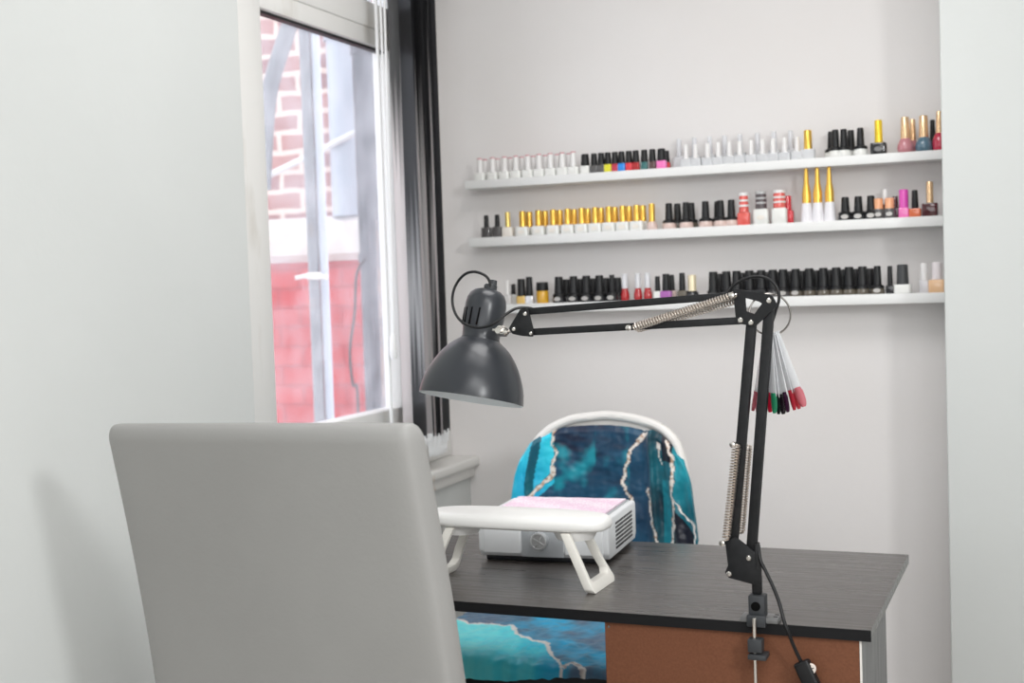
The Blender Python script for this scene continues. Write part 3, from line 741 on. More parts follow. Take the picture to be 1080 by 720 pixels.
# springs
def spring(a, b, off, name='spring', turns=38, rad=.0064, wr=.0015, m_=spring_m):
    A = lp(*a, off); B = lp(*b, off); ax = (B-A).normalized(); e1 = ax.orthogonal().normalized(); e2 = ax.cross(e1); n = turns*10
    pts = []
    for i in range(n+1):
        t = i/n; r_ = rad*min(1, .35+min(t, 1-t)*30)
        pts.append(A.lerp(B, t)+(e1*math.cos(2*math.pi*turns*t)+e2*math.sin(2*math.pi*turns*t))*r_)
    o = MB().tube(pts, wr, 5).build(name, m_, lamp, smooth=60)
spring((668, 345), (776, 311), .016, turns=38); spring((671, 347), (778, 316), -.014, turns=38)
spring((777, 468), (766, 569), .016, turns=34); spring((789, 469), (781, 562), -.014, turns=34)
for (x, y) in ((668, 345), (776, 311), (777, 467), (766, 570)):
    M_ = Matrix.Translation(lp(x, y, 0)) @ NL.to_track_quat('Z', 'Y').to_matrix().to_4x4()
    MB().lathe([(.0025, -.02), (.0025, .019), (.005, .0195), (.005, .024), (.002, .025)], 12, M_).build('spring_pin', chrome, lamp)
# head: axis in camera axes
hc = lp(497, 421); hd = (hc-O_).length
S = (hc-O_).dot(W_)/F_PX                  # metres per pixel at the shade
axis = (-(R_*-.150) + U_*.985 + W_*.115).normalized()        # from the rim up to the cap
ex = (R_ - axis*R_.dot(axis)).normalized(); ey = axis.cross(ex)
HM = Matrix(((ex.x, ey.x, axis.x, hc.x), (ex.y, ey.y, axis.y, hc.y), (ex.z, ey.z, axis.z, hc.z), (0, 0, 0, 1)))
outer = [(55.5, 0), (55.2, 5), (53.8, 14), (50.8, 24), (46, 35), (39.5, 46), (32, 55), (24, 61.5), (20.5, 64)]
inn = [(19.5, 62), (23, 59.5), (31, 53), (38.5, 44), (45, 33), (49.8, 23), (52.8, 13), (54.2, 5), (54.5, 0)]
def dense(p, n=4):
    q = smooth_path([(a, 0, b) for a, b in p], n); return [(v.x*S, v.z*S) for v in q]
sh = MB().lathe(dense(outer)+[(19.5*S, 64*S)], 72, HM, caps=False).build('shade', shade_m, lamp, smooth=50)
si = MB().lathe(dense(inn)+[(54.5*S, 0), (55.5*S, 0)], 72, HM, caps=False)
si.build('shade_lining', shade_in, sh, smooth=50)
capp = [(20.6, 63), (20.9, 64), (20.0, 66), (20.4, 72), (21.4, 80), (22, 92), (22, 101), (21, 107.5), (18.5, 113), (14.5, 116.5), (9, 118.5), (4, 119), (.3, 119)]
cap = MB().lathe([(a*S, b*S) for a, b in capp], 56, HM, caps=False).build('lamp_cap', shade_m, lamp, smooth=50)
nb = MB().lathe([(7*S, 118*S), (7*S, 123*S), (6*S, 124*S)], 20, HM @ T(2*S, 0, 0)).lathe([(4.5*S, 123*S), (4*S, 129*S)], 16, HM @ T(4*S, 0, 0)); nb.build('cable_gland', plastic_grey, cap)
vt = MB()
for a in (-168, -150, -128, -104):
    a_ = R(a); rr = 21.6*S; c = Vector((math.cos(a_)*rr, math.sin(a_)*rr, 0)); MM = HM @ T(c.x, c.y, 86*S) @ Matrix.Rotation(a_, 4, 'Z') @ Matrix.Rotation(R(-4), 4, 'X')
    vt.box((-.0012, -.0016, -.0165), (.0016, .0016, .0165), .0008, mat=MM)
vt.build('vent_slot', black_hole, cap)
kn = MB(); kn.tube([lp(520, 348, .004), lp(541, 349, .002)], .0032, 10)
M_ = Matrix.Translation(lp(526, 348, .016)) @ NL.to_track_quat('Z', 'Y').to_matrix().to_4x4()
kn.lathe([(.0085, -.016), (.0085, -.004), (.006, -.003), (.006, .004)], 14, M_)
M_ = Matrix.Translation(lp(531, 350, .006)) @ (lp(541, 349)-lp(520, 348)).normalized().to_track_quat('Z', 'Y').to_matrix().to_4x4()
kn.lathe([(.006, -.012), (.0085, -.006), (.0085, .006), (.004, .010)], 14, M_)
kn.build('swivel_joint', chrome, lamp)
# cable
q = [(517, 303), (516, 296), (511, 290), (500, 286.5), (489, 290), (480, 302), (477, 316), (480, 330), (488, 340), (500, 345), (512, 344.5), (523, 340), (534, 331), (545, 325), (557, 324.5), (565, 327)]
offs = [0, .0, .0, .0, .0, .0, .01, .03, .045, .05, .05, .045, .03, .012, .0, 0]
MB().tube(smooth_path([lp(x, y, o_) for (x, y), o_ in zip(q, offs)], 6), .0026, 10).build('power_cable', rubber, lamp)
q = [(766, 311), (774, 301), (786, 294), (800, 291.5), (812, 295), (820, 304), (821.5, 316), (818, 328), (815, 338)]
MB().tube(smooth_path([lp(x, y, -.012) for x, y in q], 6), .0026, 10).build('power_cable', rubber, lamp)
q = [(800, 575), (802, 590), (808, 603), (816, 620), (822, 636), (827, 655), (832, 668), (838, 683), (846, 700)]
offs = [0, .012, .014, .016, .02, .03, .03, .02, .012]
MB().tube(smooth_path([lp(x, y, o_) for (x, y), o_ in zip(q, offs)], 6), .0030, 10).build('power_cable', rubber, lamp)
# rolled edge of lower bracket that feeds the cable
MB().box((-.003, -.010, -.022), (.003, .010, .022), .002, mat=Matrix.Translation(lp(799, 586, 0))).build('cable_clip', black_metal, lamp)
# in-line switch with its pale dimmer wheel
SA = lp(845, 697, .012); SB = lp(860, 730, .012); sax = (SB-SA).normalized(); sz = NL; sx_ = sax.cross(sz).normalized()
SM = Matrix(((sx_.x, sz.x, sax.x, SA.x), (sx_.y, sz.y, sax.y, SA.y), (sx_.z, sz.z, sax.z, SA.z), (0, 0, 0, 1)))
sw = MB().box((-.0135, -.009, 0), (.0135, .009, .075), .004, 3, mat=SM).build('inline_switch', rubber, lamp)
sd_ = 1 if (SM @ Vector((1, 0, 0))-SA).dot(R_) > 0 else -1
wh = MB(); WM = SM @ T(sd_*.0105, .002, .016) @ Matrix.Rotation(R(90), 4, 'X')
wh.lathe([(.0085, -.003), (.009, 0), (.0085, .003)], 24, WM); wh.build('dimmer_wheel', mat('wheel_cream', (.78, .7, .64), .5), sw)
wb = MB()
for a in range(6): wb.box((.0022, -.0007, .0028), (.0066, .0007, .0036), mat=WM @ Matrix.Rotation(a*math.pi/3, 4, 'Z')).box((.0022, -.0007, -.0036), (.0066, .0007, -.0028), mat=WM @ Matrix.Rotation(a*math.pi/3, 4, 'Z'))
wb.build('wheel_marks', dark_plastic, sw)
MB().tube(smooth_path([SB, SB+sax*.1+Vector((0, 0, -.05)), SB+Vector((.05, -.02, -.45)), SB+Vector((.1, -.02, -.69))], 6), .003, 8).build('power_cable', rubber, lamp)
# clamp, in desk space
cx = (DM.inverted() @ lp(798, 640)).x
def dl(lo, hi, bev, m_, name, par=lamp): return MB().box(lo, hi, bev, 2, mat=DM @ T(cx, 0, .75)).build(name, m_, par)
body = dl((-.014, -.004, .008), (.014, .022, .046), .0025, plastic_grey, 'clamp_body')
fl_ = dl((-.028, -.006, .0005), (.036, .030, .0095), .0018, plastic_lgrey, 'clamp_flange')
dl((-.016, -.0105, -.006), (.016, -.0015, .014), .002, plastic_grey, 'clamp_front')
hm = MB().lathe([(.0078, 0), (.0078, .0012)], 24, DM @ T(cx-.001, -.0042, .75+.028) @ Matrix.Rotation(R(90), 4, 'X')); hm.build('socket_hole', black_hole, body)
for yy in (.006, .02): dl((.026, yy, .0092), (.033, yy+.003, .0100), 0, black_hole, 'flange_slot', fl_)
dl((-.009, .004, .046), (.007, .018, .078), .003, black_metal, 'post')
def D(x, y, z): return DM @ Vector((cx+x, y, .75+z))
MB().tube(smooth_path([D(-.001, -.008, .006), D(-.001, -.013, .0085), D(-.001, -.018, .003), D(-.001, -.019, -.006), D(-.001, -.019, -.20)], 5), .0036, 12).build('clamp_rod', chrome, lamp)
cb_ = dl((-.011, -.030, -.044), (.013, -.008, -.022), .002, plastic_grey, 'clamp_block')
dl((-.011, -.032, -.056), (.020, .000, -.047), .002, plastic_grey, 'clamp_jaw', cb_)
dl((-.018, -.030, -.205), (.018, -.008, -.196), .003, plastic_grey, 'wing_nut')

# ================================================================== NAIL SAMPLE RING
rc = lp(812, 331.5, -.020); rr = .0345
ringo = thing('nail_sample_ring', rc, 'metal ring of clear nail sample sticks with coloured tips hanging from the lamp elbow', 'sample ring')
rp = [rc + (R_*math.cos(a)+Vector((0, 0, 1))*math.sin(a))*rr for a in [2*math.pi*i/48 for i in range(48)]]
MB().tube(rp, .0016, 8, closed=True).build('ring', mat('dark_chrome', (.35, .33, .31), .25, metal=1), ringo)
tips = [(797, 425, (.55, .12, .16)), (801, 427, (.45, .05, .1)), (806, 427, (.6, .03, .12)), (812, 426, (.62, .02, .07)), (816, 427, (.03, .32, .16)), (820, 428, (.012, .02, .02)), (824, 428, (.02, .012, .02)), (828, 426, (.05, .008, .04)), (834, 424, (.62, .04, .07)), (838, 423, (.68, .08, .11)), (842, 421, (.72, .2, .24))]
for i, (tx, ty, col) in enumerate(tips):
    of = -.020+.004*((i*5) % 3-1)
    a = R(-90 + (tx-818)*.85); base = rc + (R_*math.cos(a)+Vector((0, 0, 1))*math.sin(a))*(rr-.004) + NL*(of+.020)*.3
    tip = lp(tx, ty-9, of); ax = (tip-base).normalized()
    turn = R(50-(18 if i == 10 else 0) + random.uniform(-9, 9))
    sd1 = (R_*math.cos(turn)+NL*math.sin(turn)); sd1 = (sd1-ax*sd1.dot(ax)).normalized(); nn = ax.cross(sd1)
    L_ = (tip-base).length
    M_ = Matrix(((sd1.x, nn.x, ax.x, base.x), (sd1.y, nn.y, ax.y, base.y), (sd1.z, nn.z, ax.z, base.z), (0, 0, 0, 1)))
    st = MB(); st.prism([M_ @ Vector(v) for v in ((-.0045, -.0006, 0), (.0045, -.0006, 0), (.0075, -.0006, L_), (-.0075, -.0006, L_))], nn*.0012, .0003)
    so = st.build('sample_stick', frost, ringo)
    def tipfn(u, v):
        s_ = u*2-1; L2 = -.006+v*.034; w2 = .0082*math.sqrt(max(.02, 1-(abs(v-.42)/.62)**2.6))
        return M_ @ Vector((s_*w2, .0035*(1-s_*s_), L_+L2))
    b = bmesh.new(); V = [[b.verts.new(tipfn(a_/6, c/10)) for c in range(11)] for a_ in range(7)]
    for a_ in range(6):
        for c in range(10): b.faces.new((V[a_][c], V[a_+1][c], V[a_+1][c+1], V[a_][c+1]))
    bmesh.ops.solidify(b, geom=list(b.faces), thickness=.001)
    MB().add(b).build('nail_tip', mat('nail_varnish', col, .22, coat=.6), so, smooth=60)

# ================================================================== SHELVES
SF = 3.60
SH = []
for i, (zt_, zb_, xl, lab) in enumerate(((1.648, 1.623, at(490, 195, Y=SF).x, 'top white wall shelf of three, holding white, clear and gold capped bottles'), (1.4755, 1.448, at(494.5, 255, Y=SF).x, 'middle white wall shelf of three, holding the row of gold-capped bottles'), (1.2725, 1.245, -1.56, 'bottom white wall shelf of three, just above the desk lamp arm'))):
    o = MB().box((xl, SF, zb_), (b_-.001, YB, zt_), .0015, 2).build('wall_shelf', shelf_m)
    tag(o, lab, 'shelf', 'white wall shelves'); SH.append(zt_)

# ================================================================== BOTTLES
P = lambda n, c, r=.3, **k: mat(n, c, r, **k)
m_cap_white = P('cap_white', (.82, .80, .79), .35); m_cap_pinktop = P('cap_pink_top', (.62, .22, .26), .4)
m_black = P('cap_black', (.011, .011, .012), .4, spec=.35); m_blackg = P('bottle_black', (.02, .02, .023), .12, coat=.5)
m_gold = P('cap_gold', (.85, .52, .10), .28, metal=.75); m_yell = P('cap_yellow_gold', (.9, .62, .04), .3, metal=.35)
m_rose = P('cap_rose_gold', (.88, .60, .36), .25, metal=.75)
m_white = P('bottle_white', (.82, .82, .79), .25, coat=.3); m_cream = P('bottle_cream', (.84, .79, .72), .25, coat=.3)
m_clear = P('bottle_clear', (.88, .89, .91), .08, trans=.35); m_capclear = P('cap_clear', (.86, .86, .89), .2, trans=.3)
m_blush = P('bottle_blush', (.72, .55, .50), .15, coat=.5); m_dkgrey = P('bottle_smoke', (.10, .095, .095), .12, coat=.5)
m_silver = P('label_silver', (.5, .48, .46), .35, metal=.4); m_olive = P('bottle_olive', (.13, .11, .085), .15, coat=.4)
cols = {'yellow': (.75, .70, .02), 'darkred': (.5, .03, .07), 'blue': (.02, .25, .75), 'red': (.72, .03, .05), 'brightred': (.42, .01, .014), 'teal': (.03, .15, .15), 'brown': (.10, .05, .05), 'pink': (.9, .2, .52), 'coral': (.75, .12, .10), 'rosemet': (.55, .22, .25), 'steel': (.09, .17, .23), 'purple': (.40, .12, .42), 'magenta': (.8, .08, .5), 'orange': (.70, .16, .06), 'maroon': (.07, .01, .015), 'peach': (.86, .55, .32), 'pinkwhite': (.86, .78, .78), 'amber': (.7, .38, .03), 'gold': (.75, .5, .15), 'lightgrey': (.62, .6, .62), 'peachcap': (.88, .42, .22)}
VM_ = {}
def vcol(n):
    if n not in VM_: VM_[n] = P('varnish_'+n, cols[n], .14, coat=.6)
    return VM_[n]
PX = (SF+.02)/F_PX*1.075           # metres per pixel near the shelves
meshes = {}
def mk(key, fn, m_):
    if key not in meshes:
        o = fn().build('tmpl', m_, None, smooth=35); meshes[key] = o.data; bpy.data.objects.remove(o)
    return meshes[key]
count = [0]
def bottle(px, shelf, label, cap, body, cw=7, ch=15, bw=12, bh=8, shape='square', row=0, cat='bottle', group=None, taper=.86, name='nail_polish_bottle', collar=None, lab=None, stripes=None, captop=None):
    """one bottle: sizes in photo pixels at the shelf's distance"""
    z = SH[shelf]; Y = SF + (.020 if row == 0 else .060)
    ybase = {0: lambda x: 191-.0666*(x-490), 1: lambda x: 251-.048*(x-494), 2: lambda x: 319.8-.0247*(x-540)}[shelf](px)
    x = at(px, ybase, Y=Y).x
    k = PX*1.0; cw, ch, bw, bh = cw*k, ch*k, bw*k, bh*k
    t = thing(name, (x, Y, z), label, cat, group)
    r_b = bw/2; nb = {'square': (5, .8), 'round': None, 'flared': None, 'slim': (6, .8), 'cone': None, 'jar': None}[shape]
    if shape == 'square' or shape == 'slim': pb_ = [(r_b*.93, 0), (r_b, bh*.06), (r_b, bh*.86), (r_b*.93, bh*.96), (cw*.5, bh)]
    elif shape == 'round': pb_ = [(r_b*.80, 0), (r_b*.95, bh*.12), (r_b, bh*.3), (r_b*.93, bh*.6), (r_b*.7, bh*.88), (cw*.52, bh)]
    elif shape == 'flared': pb_ = [(r_b*.95, 0), (r_b, bh*.08), (r_b*.98, bh*.5), (r_b*.82, bh*.8), (cw*.55, bh)]
    elif shape == 'cone': pb_ = [(r_b, 0), (r_b, bh*.04), (cw*.52, bh)]
    elif shape == 'jar': pb_ = [(r_b*.95, 0), (r_b, bh*.1), (r_b, bh*.85), (r_b*.9, bh)]
    key = (shape, round(bw, 4), round(bh, 4), round(cw, 4))
    # superelliptic sections are turned so that a flat side faces the room
    def fb(): return MB().lathe(pb_, 24, Matrix.Identity(4), sq=nb)
    me = mk(('b',)+key+(body.name,), fb, body)
    o = bpy.data.objects.new('glass_body', me); C.objects.link(o); o.parent = t
    ct = cw/2*taper
    if shape == 'cone': pc = [(cw/2, 0), (cw/2*1.02, ch*.28), (cw/2*.62, ch*.55), (cw/2*.42, ch*.97), (cw/2*.2, ch)]
    else: pc = [(cw/2, 0), (cw/2, ch*.03), (ct, ch*.96), (ct*.88, ch)]
    if collar: pc = [(bw*.485, -bh*.34), (bw*.475, -bh*.12), (bw*.42, -bh*.01), (cw/2*1.05, ch*.03)] + pc[2:]
    me = mk(('c', round(cw, 4), round(ch, 4), taper, bool(collar), round(bw, 4) if collar else 0, shape == 'cone', cap.name), lambda: MB().lathe(pc, 20), cap)
    c = bpy.data.objects.new('cap', me); C.objects.link(c); c.parent = t; c.location = (0, 0, bh)
    if captop:
        me = mk(('t', round(ct, 4), captop.name), lambda: MB().lathe([(ct*1.02, 0), (ct*1.02, .0022), (ct*.9, .003)], 20), captop)
        q = bpy.data.objects.new('cap_top', me); C.objects.link(q); q.parent = c; q.location = (0, 0, ch-.0005)
    if stripes:
        me = mk(('s', round(cw, 4), round(ch, 4), stripes.name), lambda: MB().lathe([(cw/2*1.03, ch*.28), (cw/2*1.03, ch*.38)], 20).lathe([(cw/2*1.03, ch*.55), (cw/2*1.03, ch*.65)], 20).lathe([(cw/2*1.0, ch*.84), (cw/2*.98, ch*1.0), (cw*.3, ch*1.02)], 20), stripes)
        q = bpy.data.objects.new('cap_stripe', me); C.objects.link(q); q.parent = c
    if lab:
        me = mk(('l', round(bw, 4), round(bh, 4), lab.name), lambda: MB().lathe([(bw*.25, 0), (bw*.25, .0008)], 20, T(0, -r_b*(.8 if nb else 1)*.985, bh*.42) @ Matrix.Rotation(R(90), 4, 'X') @ Matrix.Scale(.62, 4, (0, 1, 0))), lab)
        q = bpy.data.objects.new('bottle_label', me); C.objects.link(q); q.parent = t
    return t
ORD = ['first', 'second', 'third', 'fourth', 'fifth', 'sixth', 'seventh', 'eighth', 'ninth', 'tenth', 'eleventh', 'twelfth', 'thirteenth', 'fourteenth', 'fifteenth', 'sixteenth', 'seventeenth', 'eighteenth', 'nineteenth']
# --- top shelf
for i, x in enumerate((506.7, 520, 532.5, 544.5, 557, 569, 581, 593.5, 605)):
    bottle(x, 0, ORD[i]+' from the left of nine white pink-topped bottles in front on the top shelf', m_cap_white, m_white, 6.5, 14.5, 12, 8, captop=m_cap_pinktop, group='white pink-topped bottles on the top shelf', taper=.8)
for i, x in enumerate((512, 525.5, 538.5, 551, 563, 575.5, 588, 600.5)):
    bottle(x, 0, ORD[i]+' from the left in the hidden back row of white bottles, top shelf', m_cap_white, m_white, 6.5, 14.5, 12, 8, row=1, captop=m_cap_pinktop, group='back row of white bottles on the top shelf', taper=.8)
seq = [(617.5, m_white, 'white', 10), (627, m_dkgrey, 'smoke black', 9), (634.5, m_dkgrey, 'dark smoke', 8), (641.5, vcol('yellow'), 'yellow', 8), (649, vcol('darkred'), 'dark red', 7), (656, vcol('blue'), 'bright blue', 8), (663.7, vcol('red'), 'crimson', 7), (671, vcol('brightred'), 'bright red', 8), (680, vcol('teal'), 'dark teal', 7), (688.5, vcol('brown'), 'brown', 7), (698, vcol('pink'), 'bubblegum pink', 10)]
for x, mm, nm, bw in seq:
    extra = {'smoke black': ' left of the pair', 'dark smoke': ' right of the pair'}.get(nm, '')
    bottle(x, 0, f'small black-capped bottle with {nm} body on the top shelf{extra}', m_black, mm, 7.2 if bw < 10 else 9, 12, bw, 8, group='black-capped colour bottles on the top shelf', taper=.85)
bottle(703, 0, 'red bottle peeping out right behind the bubblegum pink bottle on the top shelf', m_black, vcol('red'), 7, 12, 8, 7, row=1, group='black-capped colour bottles on the top shelf')
for i, x in enumerate((724, 734, 746.5, 758, 769.6, 780.5, 792.7, 804.5, 815.7, 828, 841)):
    bottle(x, 0, ORD[i]+' from the left of eleven clear bottles in front on the top shelf', m_cap_white, m_clear, 5.2, 14, 11.4, 8, group='clear bottles in front on the top shelf', taper=.8)
for i, x in enumerate((716.7, 733, 749, 765, 781, 799.5, 817, 834.5)):
    bottle(x, 0, ORD[i]+' from the left of the taller clear bottles in the back row, top shelf', m_capclear, m_clear, 5.5, 18, 12, 12, row=1, group='taller clear bottles behind on the top shelf', taper=.85)
bottle(852.5, 0, 'single gold-capped clear bottle at the right end of the clear bottles, top shelf', m_gold, m_clear, 8, 18, 13, 9.5, taper=.95)
for i, (x, row) in enumerate(((877, 1), (881.5, 0), (890.3, 0), (897.8, 1), (907.8, 0))):
    bottle(x, 0, ORD[i]+' from the left of five black-capped white-bodied bottles on the top shelf', m_black, m_white, 7, 17, 13, 9, 'flared', row, group='black-capped white bottles on the top shelf', collar=True)
bottle(927, 0, 'bright yellow-capped black square bottle standing alone on the top shelf', m_yell, m_blackg, 7.5, 21, 15, 11, taper=.95, lab=m_dkgrey)
bottle(955, 0, 'metallic rose pink bottle with gold cap near the right of the top shelf', m_rose, vcol('rosemet'), 8.5, 20, 15, 13, 'round', taper=.85)
bottle(963, 0, 'gold-capped bottle half hidden behind the rose pink bottle, top shelf', m_rose, vcol('rosemet'), 6, 20, 11, 12, 'round', 1, taper=.85)
bottle(974.5, 0, 'steel blue bottle with rose gold cap near the right of the top shelf', m_rose, vcol('steel'), 8.5, 20, 16, 13, 'round', taper=.9)
bottle(984, 0, 'black-capped dark bottle behind the steel blue bottle, top shelf', m_black, m_blackg, 5, 20, 12, 10, 'round', 1)
bottle(991, 0, 'red bottle with gold cap at the very right end of the top shelf', m_rose, vcol('darkred'), 6, 20, 13, 16, 'round', taper=.8)
# --- middle shelf
for i, x in enumerate((513.5, 525)):
    bottle(x, 1, ('leftmost' if i == 0 else 'second')+' small smoke black bottle at the left end of the middle shelf', m_black, m_dkgrey, 5.5, 12.5, 10.5, 11, group='smoke black bottles on the middle shelf')
bottle(536, 1, 'cream bottle with pale gold cap, leftmost gold cap on the middle shelf', P('cap_pale_gold', (.9, .68, .22), .3, metal=.6), m_cream, 5.5, 15.5, 12, 10, taper=1)
for i, x in enumerate((551.7, 568.5, 584, 599.3, 614, 628.3, 642.7, 657.3, 672)):
    bottle(x, 1, ORD[i]+' from the left of nine gold-capped white bottles in front, middle shelf', m_gold, m_white, 7.2, 16, 14, 9.5, group='gold-capped white bottles on the middle shelf', taper=.97, lab=m_cream)
for i, x in enumerate((558.8, 575.5, 591, 606, 620.5, 634.5, 649, 664, 678.5)):
    bottle(x, 1, ORD[i]+' from the left in the hidden back row of gold-capped bottles, middle shelf', m_gold, m_white, 7.2, 16, 13, 9.5, row=1, group='back row of gold-capped bottles on the middle shelf', taper=.97)
bottle(688, 1, 'slim gold-capped bottle with dark body right of the gold row, middle shelf', m_gold, m_blush, 6.5, 18, 11, 8, 'flared', collar=False, taper=.97)
for i, (x, row, nm) in enumerate(((706, 0, 0), (715, 1, 0), (724, 0, 0), (729.5, 1, 0), (744.5, 0, 0), (757.5, 1, 0), (760.5, 0, 0), (771.8, 0, 0))):
    bottle(x, 1, ORD[i]+' from the left of eight black-capped blush bottles on the middle shelf', m_black, m_blush if i not in (1, 3) else m_olive, 7.6, 17, 14, 8.5, 'flared', row, group='black-capped blush bottles on the middle shelf', collar=True)
bottle(785, 1, 'coral bottle with a coral and white striped cap on the middle shelf', vcol('coral'), vcol('coral'), 9.5, 19, 12.5, 12.5, taper=.9, stripes=m_cap_white)
bottle(803.3, 1, 'white bottle with a dark grey striped cap on the middle shelf', P('cap_plum_grey', (.10, .08, .085), .35), m_white, 11, 17, 15, 15, taper=.95, stripes=P('cap_band_grey', (.5, .5, .5), .35), lab=m_cream)
bottle(822.5, 1, 'white bottle with a red and white striped cap on the middle shelf', vcol('coral'), m_white, 12, 17, 14.5, 15, taper=.95, stripes=m_cap_white)
bottle(831, 1, 'red bottle half hidden behind the white bottle with red striped cap', vcol('red'), vcol('red'), 8, 14, 12, 13, row=1, taper=.9)
for i, x in enumerate((851.3, 863, 875.5)):
    bottle(x, 1, ('leftmost', 'middle', 'rightmost')[i]+' of three tall white cone bottles with gold spire caps, middle shelf', m_gold, P('bottle_lilac_white', (.84, .82, .85), .3), 8.5, 34, 12, 18, 'cone', group='gold spire bottles on the middle shelf')
for i, x in enumerate((891.8, 905.6, 919)):
    bottle(x, 1, ('leftmost', 'middle', 'rightmost')[i]+' of three short black bottles with silver oval labels, middle shelf', m_black, m_blackg, 8, 14.5, 14, 7.5, 'flared', group='black bottles with oval labels on the middle shelf', collar=True, lab=m_silver)
bottle(926.8, 1, 'left one of two dark jars with peach orange lids, middle shelf', vcol('peachcap'), m_dkgrey, 8.5, 10, 12, 9, 'jar', taper=1, lab=m_silver, name='nail_polish_jar', group='peach-lidded jars')
bottle(938.4, 1, 'right one of two dark jars with peach orange lids, middle shelf', vcol('peachcap'), m_dkgrey, 8.5, 10, 12, 9, 'jar', taper=1, lab=m_silver, name='nail_polish_jar', group='peach-lidded jars')
bottle(934, 1, 'white-capped bottle rising behind the two peach-lidded jars, middle shelf', m_cap_white, m_dkgrey, 5.5, 14, 11, 14, row=1)
bottle(944.5, 1, 'dark red-capped bottle behind and right of the peach-lidded jars, middle shelf', vcol('maroon'), vcol('maroon'), 6, 11, 10, 10, row=1)
bottle(953.5, 1, 'hot pink bottle with magenta cap on the middle shelf', vcol('magenta'), vcol('pink'), 8.5, 17, 9.5, 9, 'slim', taper=1)
bottle(965.3, 1, 'orange bottle with black cap on the middle shelf', m_black, vcol('orange'), 6.5, 17, 11, 8, 'slim', taper=.8)
bottle(981, 1, 'dark maroon bottle with long gold cap at the right end, middle shelf', m_rose, vcol('maroon'), 6.5, 19.5, 14.5, 12.5, 'slim', taper=.95)
# --- bottom shelf
bottle(535.6, 2, 'slim white-capped bottle at the left end of the bottom shelf', m_cap_white, P('bottle_pale_grey', (.66, .64, .63), .3), 4.5, 15, 9, 10)
bottle(542, 2, 'small grey bottle with short black cap near the left of the bottom shelf', m_black, m_white, 5, 11, 9, 10, row=1)
bottle(550.5, 2, 'gold bottle with black cap near the left of the bottom shelf', m_black, vcol('gold'), 9, 18, 10, 8, taper=.9)
bottle(558.8, 2, 'silver bottle with tall black cap beside the gold bottle, bottom shelf', m_black, P('bottle_silver', (.85, .85, .88), .2, metal=.5), 7.5, 20, 9.5, 8, taper=.9)
bottle(572.5, 2, 'squat amber jar with wide black lid on the bottom shelf', m_black, vcol('amber'), 13, 9, 13, 13, 'jar', taper=.95, name='nail_polish_jar')
xs = [590, 605.6, 619, 632.8, 646]
for i, x in enumerate(xs):
    bottle(x, 2, ORD[i]+' from the left of five black bottles with silver labels, bottom shelf', m_black, m_blackg, 9.5 if i < 4 else 6, 18, 14, 9, 'flared', group='black bottles with silver labels at the left of the bottom shelf', collar=True, lab=m_silver)
for i, x in enumerate((598, 612.5, 626, 639.5, 652)):
    bottle(x, 2, ORD[i]+' from the left of the back row behind the silver-label black bottles, bottom shelf', m_black, m_dkgrey, 8.5, 16, 13.5, 8, 'flared', 1, group='back row behind the silver-label bottles', collar=True)
for i, x in enumerate((659.6, 673.3, 683.6)):
    bottle(x, 2, ('leftmost', 'middle', 'rightmost')[i]+' of three red bottles with clear caps on the bottom shelf', m_capclear, vcol('brightred'), 6.5, 15, 9, 12.5, 'round', group='red bottles with clear caps', taper=.85)
bottle(694, 2, 'small white bottle with black cap right of the red bottles, bottom shelf', m_black, m_white, 5.5, 15, 8, 9)
bottle(703, 2, 'purple bottle with wide black cap on the bottom shelf', m_black, vcol('purple'), 8, 17, 12, 9)
bottle(709, 2, 'pinkish bottle with black cap behind the purple bottle, bottom shelf', m_black, m_blush, 6, 16, 9, 9, row=1)
bottle(720, 2, 'slim olive bottle with black cap right of the purple bottle, bottom shelf', m_black, m_olive, 6.5, 17.5, 10, 9)
bottle(730.5, 2, 'black-shouldered bottle with white and gold cap on the bottom shelf', P('cap_white_gold', (.9, .78, .55), .3, metal=.3), m_blackg, 8.5, 16, 14, 8, 'flared', taper=.97)
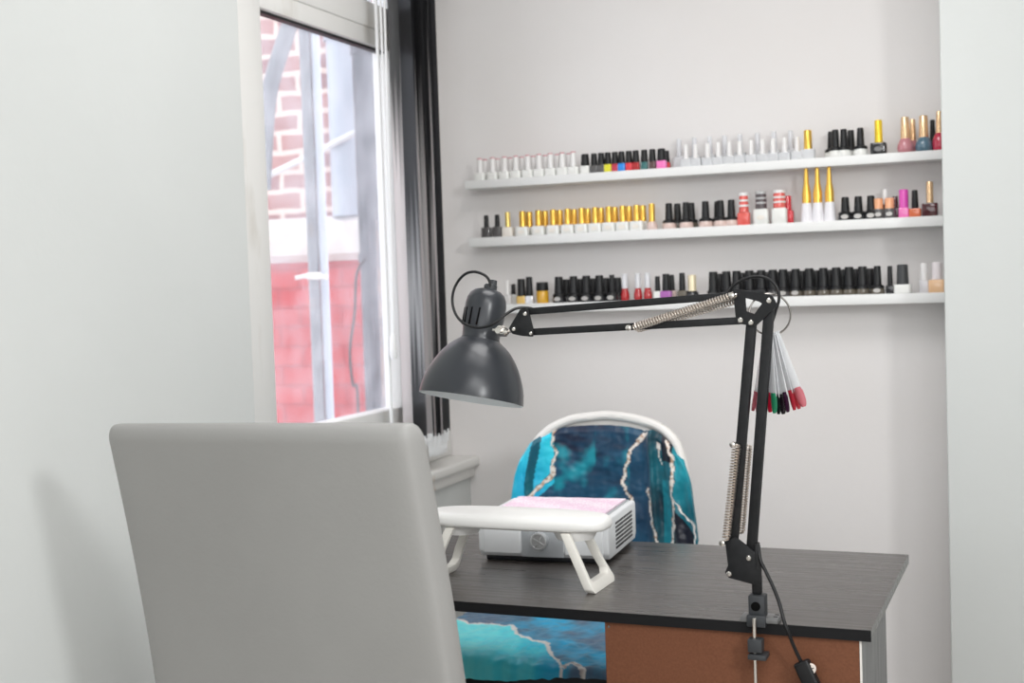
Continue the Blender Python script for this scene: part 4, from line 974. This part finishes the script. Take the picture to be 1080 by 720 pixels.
xs = [752.8, 766.8, 777.5, 791, 803.4, 815.7, 826.5, 839.7, 854, 869, 882.5, 896, 910, 925.7]
for i, x in enumerate(xs):
    bottle(x, 2, ORD[i]+' from the left of the long row of black caps, right half of bottom shelf', m_black, m_olive if i > 6 else m_dkgrey, 9.6 if i < 13 else 7.5, 18.5, 13.2, 8, 'flared', group='long row of black-capped bottles on the bottom shelf', collar=True, lab=m_silver if i in (6, 7, 13) else None)
for i, x in enumerate((759.5, 783.5, 797, 809.5, 821, 833.5, 846.5, 861.5, 875.5, 889, 903, 917.5)):
    bottle(x, 2, ORD[i]+' from the left in the hidden back row behind the long black row', m_black, m_dkgrey, 9, 16.5, 13.2, 8, 'flared', 1, group='back row of black bottles on the bottom shelf', collar=True)
bottle(939, 2, 'very slim black bottle standing between the black row and the white-label bottle', m_black, m_blackg, 5, 18, 8, 8, 'slim')
bottle(952.3, 2, 'large bottle with white body and dark grey cap on the bottom shelf', P('cap_charcoal', (.05, .052, .055), .4), m_white, 11, 18.5, 16, 8.5, taper=.9)
bottle(975, 2, 'light grey bottle with white cap near the right end, bottom shelf', m_cap_white, vcol('lightgrey'), 7.5, 16, 9, 11.5)
bottle(988.6, 2, 'peach bottle with pinkish white cap at the right end, bottom shelf', P('cap_pinkish_white', (.84, .78, .79), .35), vcol('peach'), 9.5, 16, 15.5, 12, taper=.9)

# ceiling lamps: a real panel around each room light
for nm, x, y, s_ in (('ceiling_panel', .3, .4, 1.2), ('ceiling_panel', -.6, 2.3, .9)):
    fr_ = MB(); h_ = s_/2
    for lo, hi in (((x-h_-.03, y-h_-.03, 2.565), (x+h_+.03, y-h_, 2.6)), ((x-h_-.03, y+h_, 2.565), (x+h_+.03, y+h_+.03, 2.6)), ((x-h_-.03, y-h_, 2.565), (x-h_, y+h_, 2.6)), ((x+h_, y-h_, 2.565), (x+h_+.03, y+h_, 2.6))): fr_.box(lo, hi)
    tag(fr_.build(nm, nub), 'white frame of the ceiling light panel '+('near the camera' if y < 1 else 'above the desk'), 'light')
